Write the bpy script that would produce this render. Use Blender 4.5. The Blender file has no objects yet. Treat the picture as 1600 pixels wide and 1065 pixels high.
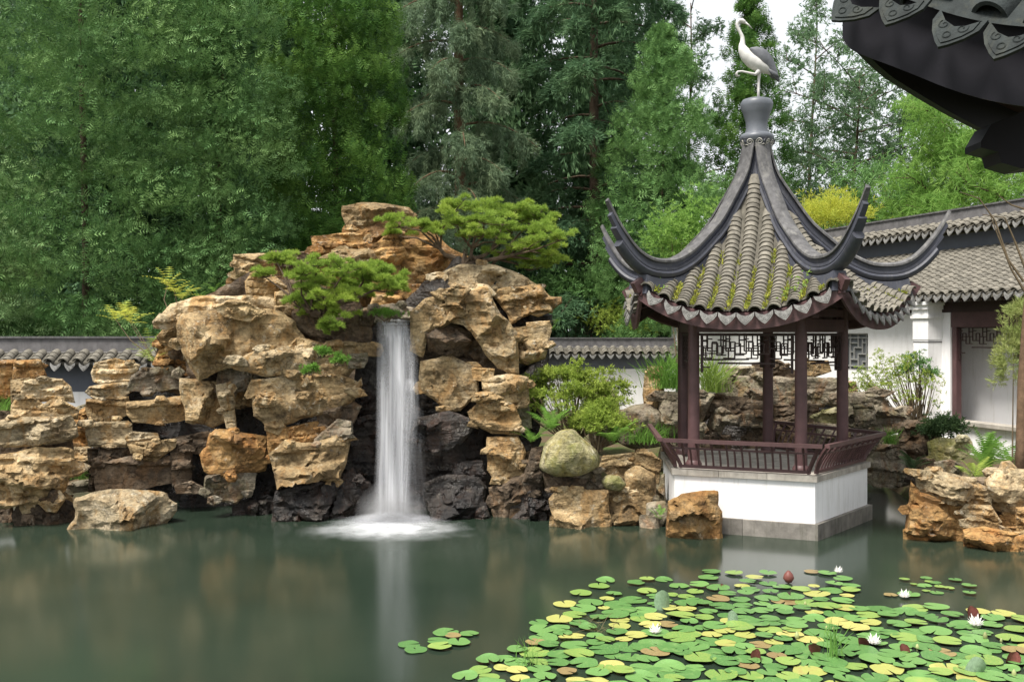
import bpy, math, random
import numpy as np
from mathutils import Vector, Matrix
from mathutils.geometry import delaunay_2d_cdt

# ------------------------------------------------------------------ camera, sky, sun, exposure
F, HY, CH = 1540.0, 518.0, 3.32        # focal length in photo pixels, horizon row, eye height above the water
scn = bpy.context.scene
COL = scn.collection
cam_d = bpy.data.cameras.new('camera'); cam = bpy.data.objects.new('camera', cam_d); COL.objects.link(cam)
cam.location = (0, 0, CH); cam.rotation_euler = (math.radians(90), 0, 0)
cam_d.sensor_width = 36; cam_d.lens = 36*F/1600; cam_d.shift_y = -(532.5-HY)/1600
cam_d.clip_start = .1; cam_d.clip_end = 2000
scn.camera = cam
SUN_EL, SUN_AZ = math.radians(61), math.radians(226)      # azimuth clockwise from +Y
wd = bpy.data.worlds.new('World'); scn.world = wd; wd.use_nodes = True
wn = wd.node_tree; wn.nodes.clear()
sky = wn.nodes.new('ShaderNodeTexSky'); sky.sky_type = 'NISHITA'; sky.sun_disc = False
sky.sun_elevation = SUN_EL; sky.sun_rotation = SUN_AZ; sky.air_density = 1.0; sky.dust_density = 5.0; sky.ozone_density = 1.0
hs = wn.nodes.new('ShaderNodeHueSaturation'); hs.inputs['Saturation'].default_value = .22
mixc = wn.nodes.new('ShaderNodeMix'); mixc.data_type = 'RGBA'; mixc.inputs[0].default_value = .7
mixc.inputs[7].default_value = (8.2, 8.5, 8.8, 1)        # even cloud cover over the clear sky
bg = wn.nodes.new('ShaderNodeBackground'); bg.inputs[1].default_value = .085
wo = wn.nodes.new('ShaderNodeOutputWorld')
wn.links.new(sky.outputs[0], hs.inputs['Color']); wn.links.new(hs.outputs[0], mixc.inputs[6])
wn.links.new(mixc.outputs[2], bg.inputs[0]); wn.links.new(bg.outputs[0], wo.inputs[0])
sd = bpy.data.lights.new('sun', 'SUN'); so = bpy.data.objects.new('sun', sd); COL.objects.link(so)
sd.energy = 3.7; sd.angle = math.radians(17); sd.color = (1, .95, .87)
sv = Vector((math.sin(SUN_AZ)*math.cos(SUN_EL), math.cos(SUN_AZ)*math.cos(SUN_EL), math.sin(SUN_EL)))
so.rotation_euler = (-sv).to_track_quat('-Z', 'Y').to_euler(); so.location = sv*60
scn.view_settings.view_transform = 'Standard'; scn.view_settings.look = 'None'
scn.view_settings.gamma = 1; scn.view_settings.exposure = .86

# ------------------------------------------------------------------ helpers
rnd = random.Random(11)
RS = np.random.RandomState(5)
def px(x, y, D): return np.array([(x-800)/F*D, D, CH+(HY-y)/F*D])
def pxw(x, y, z=0):
    D = F*(CH-z)/(y-HY); return np.array([(x-800)/F*D, D, z])

def _h(ix, iy, iz, s):
    n = (ix*374761393 + iy*668265263 + iz*2147483647 + s*974634777) & 0xffffffff
    n = ((n ^ (n >> 13))*1274126177) & 0xffffffff
    return ((n ^ (n >> 16)) & 0xffff)/65535.0
def vnoise(P, seed=0):
    P = np.asarray(P, float); i = np.floor(P).astype(np.int64); f = P-i; f = f*f*(3-2*f); r = 0
    for dx in (0, 1):
        for dy in (0, 1):
            for dz in (0, 1):
                w = (f[:,0] if dx else 1-f[:,0])*(f[:,1] if dy else 1-f[:,1])*(f[:,2] if dz else 1-f[:,2])
                r = r + w*_h(i[:,0]+dx, i[:,1]+dy, i[:,2]+dz, seed)
    return r*2-1
def fbm(P, o=4, seed=0):
    r = 0; a = 1.0
    for k in range(o): r = r+a*vnoise(np.asarray(P)*2**k, seed+k); a *= .5
    return r

class MB:
    def __init__(s): s.V = []; s.T = []; s.Q = []; s.n = 0
    def add(s, V, F_):
        V = np.asarray(V, float).reshape(-1, 3); F_ = np.asarray(F_, int)
        if len(F_):
            (s.T if F_.shape[1] == 3 else s.Q).append(F_+s.n)
        s.V.append(V); s.n += len(V); return s
    def box(s, c, d, M=None):
        d = np.array(d)/2.
        V = np.array([[x, y, z] for x in (-1, 1) for y in (-1, 1) for z in (-1, 1)])*d
        if M is not None: V = V@np.asarray(M).T
        return s.add(V+np.array(c), [[0,1,3,2],[4,6,7,5],[0,4,5,1],[2,3,7,6],[0,2,6,4],[1,5,7,3]])
    def bar(s, a, b, w, h, up=(0,0,1)):
        a = np.array(a, float); b = np.array(b, float); d = b-a; L = np.linalg.norm(d); d /= L
        sx = np.cross(d, up); sx /= np.linalg.norm(sx)+1e-9; u = np.cross(sx, d)
        return s.box((a+b)/2, (w, L, h), np.stack([sx, d, u], 1))
    def tube(s, P, R, n=6, cap=True):
        P = np.asarray(P, float); m = len(P); R = np.broadcast_to(np.asarray(R, float), (m,))
        T = np.gradient(P, axis=0); T /= np.linalg.norm(T, axis=1)[:, None]+1e-9
        ref = np.array([0, 0, 1.]) if abs(T[0][2]) < .9 else np.array([1., 0, 0])
        u = np.cross(T[0], ref); u /= np.linalg.norm(u); V = []
        a = np.arange(n)*2*np.pi/n
        for i in range(m):
            u = u-T[i]*(u@T[i]); u /= np.linalg.norm(u)+1e-9; v = np.cross(T[i], u)
            V.append(P[i]+R[i]*(np.cos(a)[:, None]*u+np.sin(a)[:, None]*v))
        Fq = [[i*n+j, i*n+(j+1) % n, (i+1)*n+(j+1) % n, (i+1)*n+j] for i in range(m-1) for j in range(n)]
        V = np.concatenate(V); b = s.n; s.add(V, Fq)
        if cap:
            s.T.append(np.array([[b, b+j+1, b+j] for j in range(1, n-1)]))
            e = b+(m-1)*n; s.T.append(np.array([[e, e+j, e+j+1] for j in range(1, n-1)]))
        return s
    def lathe(s, prof, c=(0,0,0), n=20, ph=0, arc=None):
        a = np.arange(n)*2*np.pi/n+ph; prof = np.asarray(prof, float)
        V = np.concatenate([np.stack([r*np.cos(a), r*np.sin(a), np.full(n, z)], 1) for r, z in prof])+np.array(c)
        return s.add(V, [[i*n+j, i*n+(j+1) % n, (i+1)*n+(j+1) % n, (i+1)*n+j] for i in range(len(prof)-1) for j in range(n)])
    def grid(s, G, close=False):            # G: (m, n, 3)
        m, n = G.shape[:2]; nn = n if close else n-1
        return s.add(G.reshape(-1, 3), [[i*n+j, i*n+(j+1) % n, (i+1)*n+(j+1) % n, (i+1)*n+j] for i in range(m-1) for j in range(nn)])
    def prism(s, poly, y0, y1, M=None, o=(0,0,0)):   # poly in local x,z extruded along y
        poly = np.asarray(poly, float); n = len(poly); V = np.zeros((2*n, 3))
        V[:n, 0] = V[n:, 0] = poly[:, 0]; V[:n, 2] = V[n:, 2] = poly[:, 1]; V[:n, 1] = y0; V[n:, 1] = y1
        if M is not None: V = V@np.asarray(M).T
        b = s.n; s.add(V+np.array(o), [[i, (i+1) % n, n+(i+1) % n, n+i] for i in range(n)])
        tri = ear(poly); s.T.append(np.array(tri)+b); s.T.append(np.array(tri)[:, ::-1]+b+n); return s
    def mesh(s, name, mats, smooth=False, sharp=None):
        me = bpy.data.meshes.new(name); V = np.concatenate(s.V).astype(np.float32)
        T = np.concatenate(s.T) if s.T else np.zeros((0, 3), int); Q = np.concatenate(s.Q) if s.Q else np.zeros((0, 4), int)
        me.vertices.add(len(V)); me.vertices.foreach_set('co', V.ravel())
        L = np.concatenate([T.ravel(), Q.ravel()]).astype(np.int32); me.loops.add(len(L)); me.loops.foreach_set('vertex_index', L)
        st = np.concatenate([np.arange(len(T))*3, len(T)*3+np.arange(len(Q))*4]).astype(np.int32)
        me.polygons.add(len(st)); me.polygons.foreach_set('loop_start', st)
        me.polygons.foreach_set('use_smooth', np.full(len(st), bool(smooth or sharp)))
        me.update(calc_edges=True)
        if sharp: me.set_sharp_from_angle(angle=math.radians(sharp))
        if mats is not None: me.materials.append(mats)
        return me
    def obj(s, name, mat_, parent=None, origin=None, **k):
        if origin is not None: s.V = [v-np.array(origin) for v in s.V]
        return link(name, s.mesh(name, mat_, **k), parent, origin)
def ear(p):
    r = delaunay_2d_cdt([Vector((float(a), float(b))) for a, b in p], [(i, (i+1) % len(p)) for i in range(len(p))], [], 1, 1e-7)
    return [list(f) for f in r[2]]
def link(name, me, parent=None, loc=None):
    o = bpy.data.objects.new(name, me); COL.objects.link(o)
    if parent is not None: o.parent = parent; 
    if loc is not None: o.location = np.array(loc, float)-(np.array(world_loc(parent)) if parent is not None else 0)
    elif parent is not None: o.location = -Vector(world_loc(parent))
    return o
def world_loc(o):
    l = Vector((0, 0, 0))
    while o is not None: l = l+o.location; o = o.parent
    return l
def place(name, me, M, parent):            # shared mesh at world matrix M (parents carry no rotation)
    o = bpy.data.objects.new(name, me); COL.objects.link(o); o.parent = parent
    M = Matrix(M); M.translation = M.translation-Vector(world_loc(parent)); o.matrix_local = M; return o
def thing(name, label, cat, loc=(0,0,0), group=None):
    o = bpy.data.objects.new(name, None); COL.objects.link(o); o.location = loc; o.empty_display_size = .2
    return tag(o, label, cat, group)
def tag(o, label=None, cat=None, group=None, kind=None):
    if label: o['label'] = label
    if cat: o['category'] = cat
    if group: o['group'] = group
    if kind: o['kind'] = kind
    return o

# ------------------------------------------------------------------ materials
class NT:
    def __init__(s, name):
        s.m = bpy.data.materials.new(name); s.m.use_nodes = True; s.t = s.m.node_tree; s.t.nodes.clear()
        s.out = s.t.nodes.new('ShaderNodeOutputMaterial')
    def n(s, typ, **k):
        nd = s.t.nodes.new('ShaderNode'+typ)
        for a, b in k.items(): setattr(nd, a, b)
        return nd
    def l(s, a, b): s.t.links.new(a, b)
    def noise(s, vec, scale, det=4, rough=.55, dist=0):
        n = s.n('TexNoise'); n.inputs['Scale'].default_value = scale; n.inputs['Detail'].default_value = det
        n.inputs['Roughness'].default_value = rough; n.inputs['Distortion'].default_value = dist
        if vec is not None: s.l(vec, n.inputs['Vector'])
        return n.outputs[0]
    def ramp(s, fac, stops, interp='LINEAR'):
        r = s.n('ValToRGB'); e = r.color_ramp.elements; r.color_ramp.interpolation = interp
        while len(e) < len(stops): e.new(.5)
        for i, (p, c) in enumerate(stops):
            e[i].position = p; e[i].color = (*(c if hasattr(c, '__len__') else (c, c, c)), 1)
        s.l(fac, r.inputs[0]); return r.outputs[0]
    def mix(s, fac, a, b, typ='MIX'):
        n = s.n('Mix', data_type='RGBA', blend_type=typ)
        for i, v in ((0, fac), (6, a), (7, b)):
            if hasattr(v, 'links') or hasattr(v, 'is_linked'): s.l(v, n.inputs[i])
            elif i == 0: n.inputs[0].default_value = v
            else: n.inputs[i].default_value = (*v, 1)
        return n.outputs[2]
    def math(s, op, a, b=0.):
        n = s.n('Math', operation=op)
        for i, v in enumerate((a, b)):
            if hasattr(v, 'is_linked'): s.l(v, n.inputs[i])
            else: n.inputs[i].default_value = v
        return n.outputs[0]
    def coords(s, rand=True, scale=(1, 1, 1)):
        tc = s.n('TexCoord').outputs['Object']
        if rand:
            oi = s.n('ObjectInfo'); mu = s.n('VectorMath', operation='SCALE'); cb = s.n('CombineXYZ')
            for i in range(3): s.l(oi.outputs['Random'], cb.inputs[i])
            s.l(cb.outputs[0], mu.inputs[0]); mu.inputs['Scale'].default_value = 97.
            ad = s.n('VectorMath', operation='ADD'); s.l(tc, ad.inputs[0]); s.l(mu.outputs[0], ad.inputs[1]); tc = ad.outputs[0]
        if scale != (1, 1, 1):
            mp = s.n('VectorMath', operation='MULTIPLY'); s.l(tc, mp.inputs[0]); mp.inputs[1].default_value = scale; tc = mp.outputs[0]
        return tc
    def bsdf(s, col, rough=.8, spec=.3, bump=None, bstr=.3, bdist=.02, **k):
        p = s.n('BsdfPrincipled')
        for key, v in (('Base Color', col), ('Roughness', rough), ('Specular IOR Level', spec)):
            if hasattr(v, 'is_linked'): s.l(v, p.inputs[key])
            else: p.inputs[key].default_value = (*v, 1) if key == 'Base Color' else v
        if bump is not None:
            b = s.n('Bump'); b.inputs['Strength'].default_value = bstr; b.inputs['Distance'].default_value = bdist
            s.l(bump, b.inputs['Height']); s.l(b.outputs[0], p.inputs['Normal'])
        return p.outputs[0]
    def fin(s, sh): s.l(sh, s.out.inputs[0]); return s.m

def m_rock(name, cols, stain, lichen=.3, moss=0, wet=0, sat=1):
    t = NT(name); c = t.coords(); oi = t.n('ObjectInfo').outputs['Random']
    big = t.noise(c, 1.5, 6, .62, .5)
    base = t.ramp(big, [(.28, cols[0]), (.44, cols[1]), (.56, cols[2]), (.74, cols[3])])
    st = t.noise(t.coords(scale=(1, 1, .45)), 2.6, 6, .68, 1.0)
    base = t.mix(t.ramp(st, [(.5, 0), (.62, .85)]), base, stain)
    br = t.math('ADD', t.math('MULTIPLY', oi, .55), .72)
    brc = t.n('CombineColor'); [t.l(br, brc.inputs[i]) for i in range(3)]
    base = t.mix(1., base, brc.outputs[0], 'MULTIPLY')
    fine = t.noise(c, 19, 7, .72)
    base = t.mix(.75, base, t.ramp(fine, [(.3, .28), (.5, .92), (.72, 1.35)]), 'MULTIPLY')
    pit = t.noise(t.coords(scale=(1, 1, 1.7)), 4.2, 8, .72, .4); base = t.mix(.8, base, t.ramp(pit, [(.36, .3), (.5, 1.), (.7, 1.12)]), 'MULTIPLY')
    crack = t.n('TexVoronoi', feature='DISTANCE_TO_EDGE'); crack.inputs['Scale'].default_value = 1.5
    wv = t.n('VectorMath', operation='ADD'); t.l(c, wv.inputs[0])
    nz = t.n('TexNoise'); nz.inputs['Scale'].default_value = 3.2; nz.inputs['Detail'].default_value = 6; t.l(c, nz.inputs['Vector']); t.l(nz.outputs[1], wv.inputs[1])
    t.l(wv.outputs[0], crack.inputs['Vector'])
    cr = t.math('MULTIPLY', t.ramp(crack.outputs[0], [(0, 1.), (.02, 0)]), t.ramp(t.noise(c, 1.9, 3), [(.5, 0), (.62, 1)]))
    base = t.mix(t.math('MULTIPLY', cr, .5), base, tuple(.25*x for x in cols[0]))
    if lichen:
        lf = t.math('MULTIPLY', t.ramp(t.noise(c, 8, 7, .75), [(.57, 0), (.63, 1)]), t.ramp(t.noise(c, 1.7, 2), [(.42, 0), (.6, 1)]))
        base = t.mix(t.math('MULTIPLY', lf, lichen), base, (.62, .58, .47))
    if moss:
        mf = t.math('MULTIPLY', t.ramp(t.noise(c, 3.3, 6, .7), [(.47, 0), (.6, 1)]), moss)
        base = t.mix(mf, base, (.17, .19, .045))
    strat = t.noise(t.coords(scale=(1, 1, 7)), 1.8, 4, .6)
    h = t.math('ADD', t.math('MULTIPLY', t.noise(c, 7, 9, .68), 1.0), t.math('MULTIPLY', strat, .55))
    h = t.math('SUBTRACT', h, t.math('MULTIPLY', cr, .4))
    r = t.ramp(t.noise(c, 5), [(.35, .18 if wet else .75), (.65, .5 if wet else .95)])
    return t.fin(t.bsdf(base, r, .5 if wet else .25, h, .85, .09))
def m_plain(name, col, var=.25, rough=.7, scale=6, spec=.3, bstr=.2, streak=None, rand=True):
    t = NT(name); c = t.coords(rand); n = t.noise(c, scale, 6, .65)
    b = t.mix(t.ramp(n, [(.3, 0), (.7, 1)]), tuple(x*(1-var) for x in col), tuple(min(1, x*(1+var)) for x in col))
    if streak:
        s = t.noise(t.coords(rand, (6, 6, .7)), 1.6, 5, .7); b = t.mix(t.ramp(s, [(.52, 0), (.75, streak[1])]), b, streak[0])
    oi = t.n('ObjectInfo').outputs['Random']; br = t.math('ADD', t.math('MULTIPLY', oi, .3), .85)
    if rand:
        cc = t.n('CombineColor'); [t.l(br, cc.inputs[i]) for i in range(3)]; b = t.mix(1., b, cc.outputs[0], 'MULTIPLY')
    return t.fin(t.bsdf(b, rough, spec, t.noise(c, scale*6, 5), bstr, .01))
def m_leaf(name, a, b, c3=None, trans=.35, scale=.7, rough=.55, amt=.25):
    t = NT(name); g = t.n('NewGeometry'); c = t.coords(False)
    col = t.mix(t.ramp(g.outputs['Random Per Island'], [(.1, 0), (.9, 1)]), a, b)
    if c3: col = t.mix(t.ramp(t.noise(c, scale, 3), [(.45, 0), (.65, amt*2)]), col, c3)
    d = t.n('BsdfPrincipled'); t.l(col, d.inputs['Base Color']); d.inputs['Roughness'].default_value = rough; d.inputs['Specular IOR Level'].default_value = .12
    tr = t.n('BsdfTranslucent'); t.l(t.mix(.5, col, tuple(x*1.5 for x in b)), tr.inputs[0])
    ms = t.n('MixShader'); ms.inputs[0].default_value = trans; t.l(d.outputs[0], ms.inputs[1]); t.l(tr.outputs[0], ms.inputs[2])
    return t.fin(ms.outputs[0])
TAN = [(.125,.082,.042), (.29,.2,.10), (.43,.315,.17), (.57,.47,.32)]
M = dict(
 tan=m_rock('rock_tan', TAN, (.34,.20,.08), .5),
 rust=m_rock('rock_rust', [(.12,.065,.03), (.28,.155,.06), (.41,.245,.095), (.5,.38,.23)], (.34,.16,.05), .4),
 pale=m_rock('rock_pale', [(.2,.14,.08), (.37,.28,.165), (.5,.4,.25), (.62,.53,.39)], (.37,.22,.085), .5),
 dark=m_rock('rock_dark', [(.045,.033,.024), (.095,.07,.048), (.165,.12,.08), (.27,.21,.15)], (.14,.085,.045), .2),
 wet=m_rock('rock_wet_shade', [(.006,.005,.005), (.014,.011,.010), (.03,.023,.018), (.075,.06,.05)], (.04,.02,.012), .1, 0, 1),  # wet stone by the falls, also shade painted into gaps and caves
 grey=m_rock('rock_grey', [(.11,.09,.065), (.2,.165,.12), (.3,.255,.19), (.42,.37,.29)], (.22,.13,.07), .35, .15),
 moss=m_rock('rock_moss', [(.16,.14,.06), (.3,.27,.14), (.42,.37,.21), (.55,.5,.34)], (.3,.25,.08), .7, .45),
 white=m_plain('lime_plaster', (.80,.79,.79), .05, .85, 1.2, .2, .12, ((.5,.48,.43), .5), False),
 greywall=m_plain('grey_plaster', (.115,.125,.15), .12, .85, 2, .2, .1, None, False),
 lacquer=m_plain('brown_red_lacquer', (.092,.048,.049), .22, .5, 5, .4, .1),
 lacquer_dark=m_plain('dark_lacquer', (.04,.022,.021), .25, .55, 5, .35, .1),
 stone=m_plain('grey_stone', (.36,.33,.29), .3, .85, 5, .25, .35, ((.16,.14,.11), .7)),
 plinth=m_plain('plinth_stone', (.19,.175,.155), .35, .8, 4, .3, .4, ((.075,.075,.05), .75)),
 tile=m_plain('clay_tile', (.165,.152,.126), .45, .8, 9, .25, .35, ((.085,.08,.07), .7)),
 drip=m_plain('drip_tile_clay', (.165,.162,.155), .4, .75, 14, .3, .6, ((.1,.1,.09), .6)),
 bed=m_plain('tile_bed', (.10,.092,.075), .45, .9, 8, .2, .4, None, False),
 ridge=m_plain('ridge_slate', (.052,.055,.072), .25, .5, 4, .4, .25, ((.17,.165,.16), .35)),
 ridgetop=m_plain('ridge_weathered', (.10,.098,.10), .45, .75, 8, .3, .4, ((.3,.29,.26), .55)),
 coping=m_plain('coping_slate', (.12,.115,.118), .35, .8, 5, .3, .25, ((.05,.05,.05), .6)),
 line=m_plain('pale_mortar', (.5,.48,.44), .25, .8, 8),
 iron=m_plain('glazed_grey', (.115,.125,.145), .15, .42, 3, .45, .08),
 cranew=m_plain('crane_white', (.56,.55,.53), .12, .55, 14),
 craned=m_plain('crane_grey', (.13,.135,.15), .25, .55, 14),
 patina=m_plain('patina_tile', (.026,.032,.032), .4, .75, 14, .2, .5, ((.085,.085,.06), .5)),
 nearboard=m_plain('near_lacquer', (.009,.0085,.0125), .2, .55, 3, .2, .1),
 bark=m_plain('bark', (.10,.072,.05), .4, .9, 9, .2, .8),
 barkred=m_plain('bark_reddish', (.15,.095,.06), .4, .9, 9, .2, .8),
 twig=m_plain('twig', (.12,.09,.055), .3, .9, 9),
)
# ------------------------------------------------------------------ ground and water
def land(x, y):
    a = np.clip((y-19.6)/1.4, 0, 1)*np.clip((3.2-x)/1.2, 0, 1)
    b = np.clip((y-21.2)/1.2, 0, 1)
    c = np.clip((x-6.75-.10*(y-14))/.9, 0, 1)*np.clip((y-15.9)/1.0, .0, 1)
    d = np.clip((-x-13.2)/1., 0, 1); e = np.clip((6.0-y)/1.5, 0, 1)
    f = np.clip((y-18.0)/.9, 0, 1)*np.clip((x-.9)/.5, 0, 1)*np.clip((3.05-x)/.35, 0, 1)
    m = np.maximum.reduce([a, b, c, d, e*1.0, f*.85]); return m*m*(3-2*m)
gx = np.concatenate([np.linspace(-300, -22, 12), np.linspace(-20, 22, 90), np.linspace(25, 300, 12)])
gy = np.concatenate([np.linspace(-200, -8, 8), np.linspace(-6, 40, 90), np.linspace(44, 500, 14)])
GX, GY = np.meshgrid(gx, gy); PP = np.stack([GX.ravel(), GY.ravel(), GX.ravel()*0], 1)
GZ = (-1.1+land(GX, GY)*1.75).ravel()+fbm(PP*.6, 3, 3)*.05
far = np.clip((PP[:, 1]-45)/200, 0, 1); GZ += far*2
g = MB(); g.grid(np.stack([PP[:, 0], PP[:, 1], GZ], 1).reshape(len(gy), len(gx), 3))
t = NT('earth'); c = t.coords(False)
e1 = t.mix(t.ramp(t.noise(c, 1.2, 6, .65), [(.42, 0), (.6, 1)]), (.11,.08,.05), (.06,.085,.025))
M['earth'] = t.fin(t.bsdf(e1, .95, .1, t.noise(c, 14, 6), .8, .05))
tag(g.obj('ground', M['earth'], smooth=True), kind='structure')
t = NT('pond_water'); c = t.coords(False)
wb = t.mix(t.ramp(t.noise(c, .25, 3), [(.35, 0), (.65, 1)]), (.016,.027,.018), (.027,.040,.027))
M['water'] = t.fin(t.bsdf(wb, .15, .3, t.noise(t.coords(False, (1, .35, 1)), 1.3, 2), .03, .02))
w = MB(); xs = np.linspace(-40, 40, 9); ys = np.linspace(-6, 46, 9)
w.grid(np.stack(np.meshgrid(xs, ys)+[np.zeros((9, 9))], -1))
tag(w.obj('pond_water', M['water']), kind='structure')

# ------------------------------------------------------------------ rocks
CR = dict(A=(0, 300, .2816), B=(0, 540, .2816), C=(350, 300, .34375), D=(400, 540, .3005), E=(800, 500, .338),
          H=(980, 500, .338), R=(1320, 640, .2441), P=(0, 0, 1))
NR = [0]; ROCKTRI = [0]; CH_ = []
def rock(parent, crop, poly, Y, mat, T=None, kind='block', top=.35, strata=0., name='rock', und=None, rag=1., grow=None, chip=False):
    global CH_
    NR[0] += 1; R = np.random.RandomState(1000+NR[0]*7); ox, oy, sc = CR[crop]
    P = np.array([px(ox+a*sc, oy+b*sc, Y) for a, b in poly]); c0 = P.mean(0)
    tox = -np.array([c0[0], c0[1], 0.]); tox /= np.linalg.norm(tox)          # horizontal, towards the open side of the pond
    ax = np.array([-tox[1], tox[0], 0.]);                                    # along the rock's face
    k = 1.0
    U = (P-c0)@ax; Z = P[:, 2].copy()
    if grow is None: grow = .05 if parent is not None else 0.
    q_ = np.stack([U, Z-Z.mean()], 1); q_ += grow*q_/(np.linalg.norm(q_, axis=1)[:, None]+1e-6); U = q_[:, 0]; Z = q_[:, 1]+Z.mean()
    # slide along the face so that the outline keeps its width seen face on
    Z[(Z < .14) & (Z < Z.min()+.45*np.ptp(Z))] = -.25
    if (U[1]-U[0])*0 == 0 and ((np.roll(U, -1)-U)*(np.roll(Z, -1)+Z)).sum() > 0: U = U[::-1]; Z = Z[::-1]
    w_, h_ = np.ptp(U), np.ptp(Z); size = math.sqrt(w_*h_)
    if T is None: T = np.clip(.42*size, .1, .62)
    res = float(np.clip(size/23, .022, .075))
    B = []
    n = len(U)
    for i in range(n):
        a = np.array([U[i], Z[i]]); b = np.array([U[(i+1) % n], Z[(i+1) % n]]); m = max(1, int(round(np.linalg.norm(b-a)/res)))
        for j in range(m): B.append(a+(b-a)*j/m)
    B = np.array(B)
    if kind == 'boulder':
        for _ in range(5): B = .5*B+.25*np.roll(B, 1, 0)+.25*np.roll(B, -1, 0)
    tn = np.roll(B, -1, 0)-np.roll(B, 1, 0); tn /= np.linalg.norm(tn, axis=1)[:, None]+1e-9; nr = np.stack([tn[:, 1], -tn[:, 0]], 1)
    q = np.stack([B[:, 0], B[:, 1], np.full(len(B), NR[0]*3.1)], 1)
    B = B+nr*(fbm(q*3.2, 4, NR[0])*(.028 if kind == 'block' else .012)*size*rag)[:, None]
    lo, hi = B.min(0), B.max(0)
    g = np.stack(np.meshgrid(np.arange(lo[0], hi[0], res), np.arange(lo[1], hi[1], res)), -1).reshape(-1, 2)+R.uniform(-.28, .28, (1,))*0
    g = g+R.uniform(-.3, .3, g.shape)*res
    def seg(Q):
        a = B; b = np.roll(B, -1, 0); d = b-a; L2 = (d**2).sum(1)+1e-12
        tt = np.clip(((Q[:, None]-a)*d).sum(2)/L2, 0, 1); return np.sqrt((((Q[:, None]-a)-tt[..., None]*d)**2).sum(2)).min(1)
    def inside(Q):
        a = B; b = np.roll(B, -1, 0)
        cnd = (a[:, 1] > Q[:, None, 1]) != (b[:, 1] > Q[:, None, 1])
        xi = (b[:, 0]-a[:, 0])*(Q[:, None, 1]-a[:, 1])/(b[:, 1]-a[:, 1]+1e-12)+a[:, 0]
        return ((cnd & (Q[:, None, 0] < xi)).sum(1) % 2) == 1
    g = g[inside(g)]; g = g[seg(g) > .55*res]
    allp = [Vector((float(a), float(b))) for a, b in np.concatenate([B, g])]
    nb = len(B)
    vs, _, fs, ov, _, _ = delaunay_2d_cdt(allp, [(i, (i+1) % nb) for i in range(nb)], [], 1, 1e-6)
    V2 = np.array([(v.x, v.y) for v in vs]); Fc = np.array([f for f in fs if len(f) == 3])
    d = seg(V2); bd = d < 1e-4
    u, z = V2[:, 0], V2[:, 1]; cu, cz = u.mean(), z.mean()
    dm = d.max()+1e-9
    if kind == 'boulder':
        h = T*np.sqrt(np.clip(1-(1-np.minimum(d/(dm*.95), 1))**2.2, 0, 1))
        for _ in range(4):
            a = R.uniform(0, 6.28); h = np.minimum(h, T*R.uniform(.75, 1.05)-R.uniform(.2, .7)*((u-cu)*math.cos(a)+(z-cz)*math.sin(a)-R.uniform(-.1, .25)*size))
        h = np.maximum(h, T*.5*np.minimum(d/dm*2, 1)); amp = .05
    else:
        wv = .055*size; h0 = T*(1-(1-np.minimum(d/wv, 1))**2.4); h = h0.copy()
        for _ in range(8):
            a = R.uniform(0, 6.28); qx = R.uniform(-.25, .3)*size
            h = np.minimum(h, T*R.uniform(.7, 1.05)-R.uniform(.3, 1.5)*((u-cu)*math.cos(a)+(z-cz)*math.sin(a)-qx))
        zt = z.max(); mtop = T/(top*h_+1e-6); h = np.minimum(h, mtop*(zt-z)+.03*T)
        if und is None: und_ = R.rand() < .55
        else: und_ = und
        if und_: h = np.minimum(h, T*.35+R.uniform(.5, 1.3)*(z-z.min())*T/(h_*.5))
        K = 7; S = np.stack([R.uniform(u.min(), u.max(), K), R.uniform(z.min(), z.max(), K)], 1)
        wu = u+fbm(np.stack([u, z, u*0+NR[0]], 1)*2.5, 3, 9)*.09*size; wz = z+fbm(np.stack([u, z, u*0+NR[0]+40], 1)*2.5, 3, 8)*.09*size
        ds = np.sqrt((wu[:, None]-S[:, 0])**2+((wz[:, None]-S[:, 1])*1.3)**2); o2 = np.sort(ds, 1); idx = ds.argmin(1)
        off = R.uniform(-.5, .5, K)*.3*T; tu = R.uniform(-.25, .25, K); tz = R.uniform(-.18, .18, K)
        e = np.minimum(d/(.12*size), 1)
        h = h+e*(off[idx]+tu[idx]*(u-S[idx, 0])+tz[idx]*(z-S[idx, 1]))
        h = h-e*.05*size*np.exp(-((o2[:, 1]-o2[:, 0])/(.022*size))**2)
        h = np.maximum(h, .12*h0); amp = .085
    P3 = np.stack([u, z, h], 1)
    e = np.minimum(d/(.1*size), 1)
    h = h+e*size*(fbm(P3/size*4+NR[0]*5, 4, 2)*amp*.45+fbm(P3/size*13+NR[0], 3, 4)*.018)
    if kind == 'block' and (strata or R.rand() < .6):
        lt = R.uniform(.07, .12) if strata else R.uniform(.12, .26); ta = R.uniform(-.22, .22)
        zz = (z+ta*u+fbm(np.stack([u*1.2, z*1.2, u*0+NR[0]*9], 1), 3, 6)*.05)/lt; li_ = np.floor(zz).astype(int)+500; fr = zz-np.floor(zz)
        lo_ = R.uniform(-1, .6, 1000)[li_]*(.10 if strata else .13)*min(1, size+.2)
        h = h+e*(lo_-.05*np.exp(-(np.minimum(fr, 1-fr)/.09)**2)*min(1, size+.3))
    h[bd] = 0; h = np.maximum(h, 0)
    hb = T*.9*(1-(1-np.minimum(d/(.35*size), 1))**2); hb[bd] = 0
    def w3(uu, zz, hh): return c0[None, :]*np.array([1, 1, 0])+uu[:, None]*ax+hh[:, None]*tox+np.stack([uu*0, uu*0, zz], 1)
    Vf = w3(u, z, h); Vb = w3(u, z, -hb); nv = len(u)
    mapb = np.arange(nv)+nv; mapb[bd] = np.arange(nv)[bd]
    mb = MB(); mb.add(np.concatenate([Vf, Vb]), np.zeros((0, 3), int)); 
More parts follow.
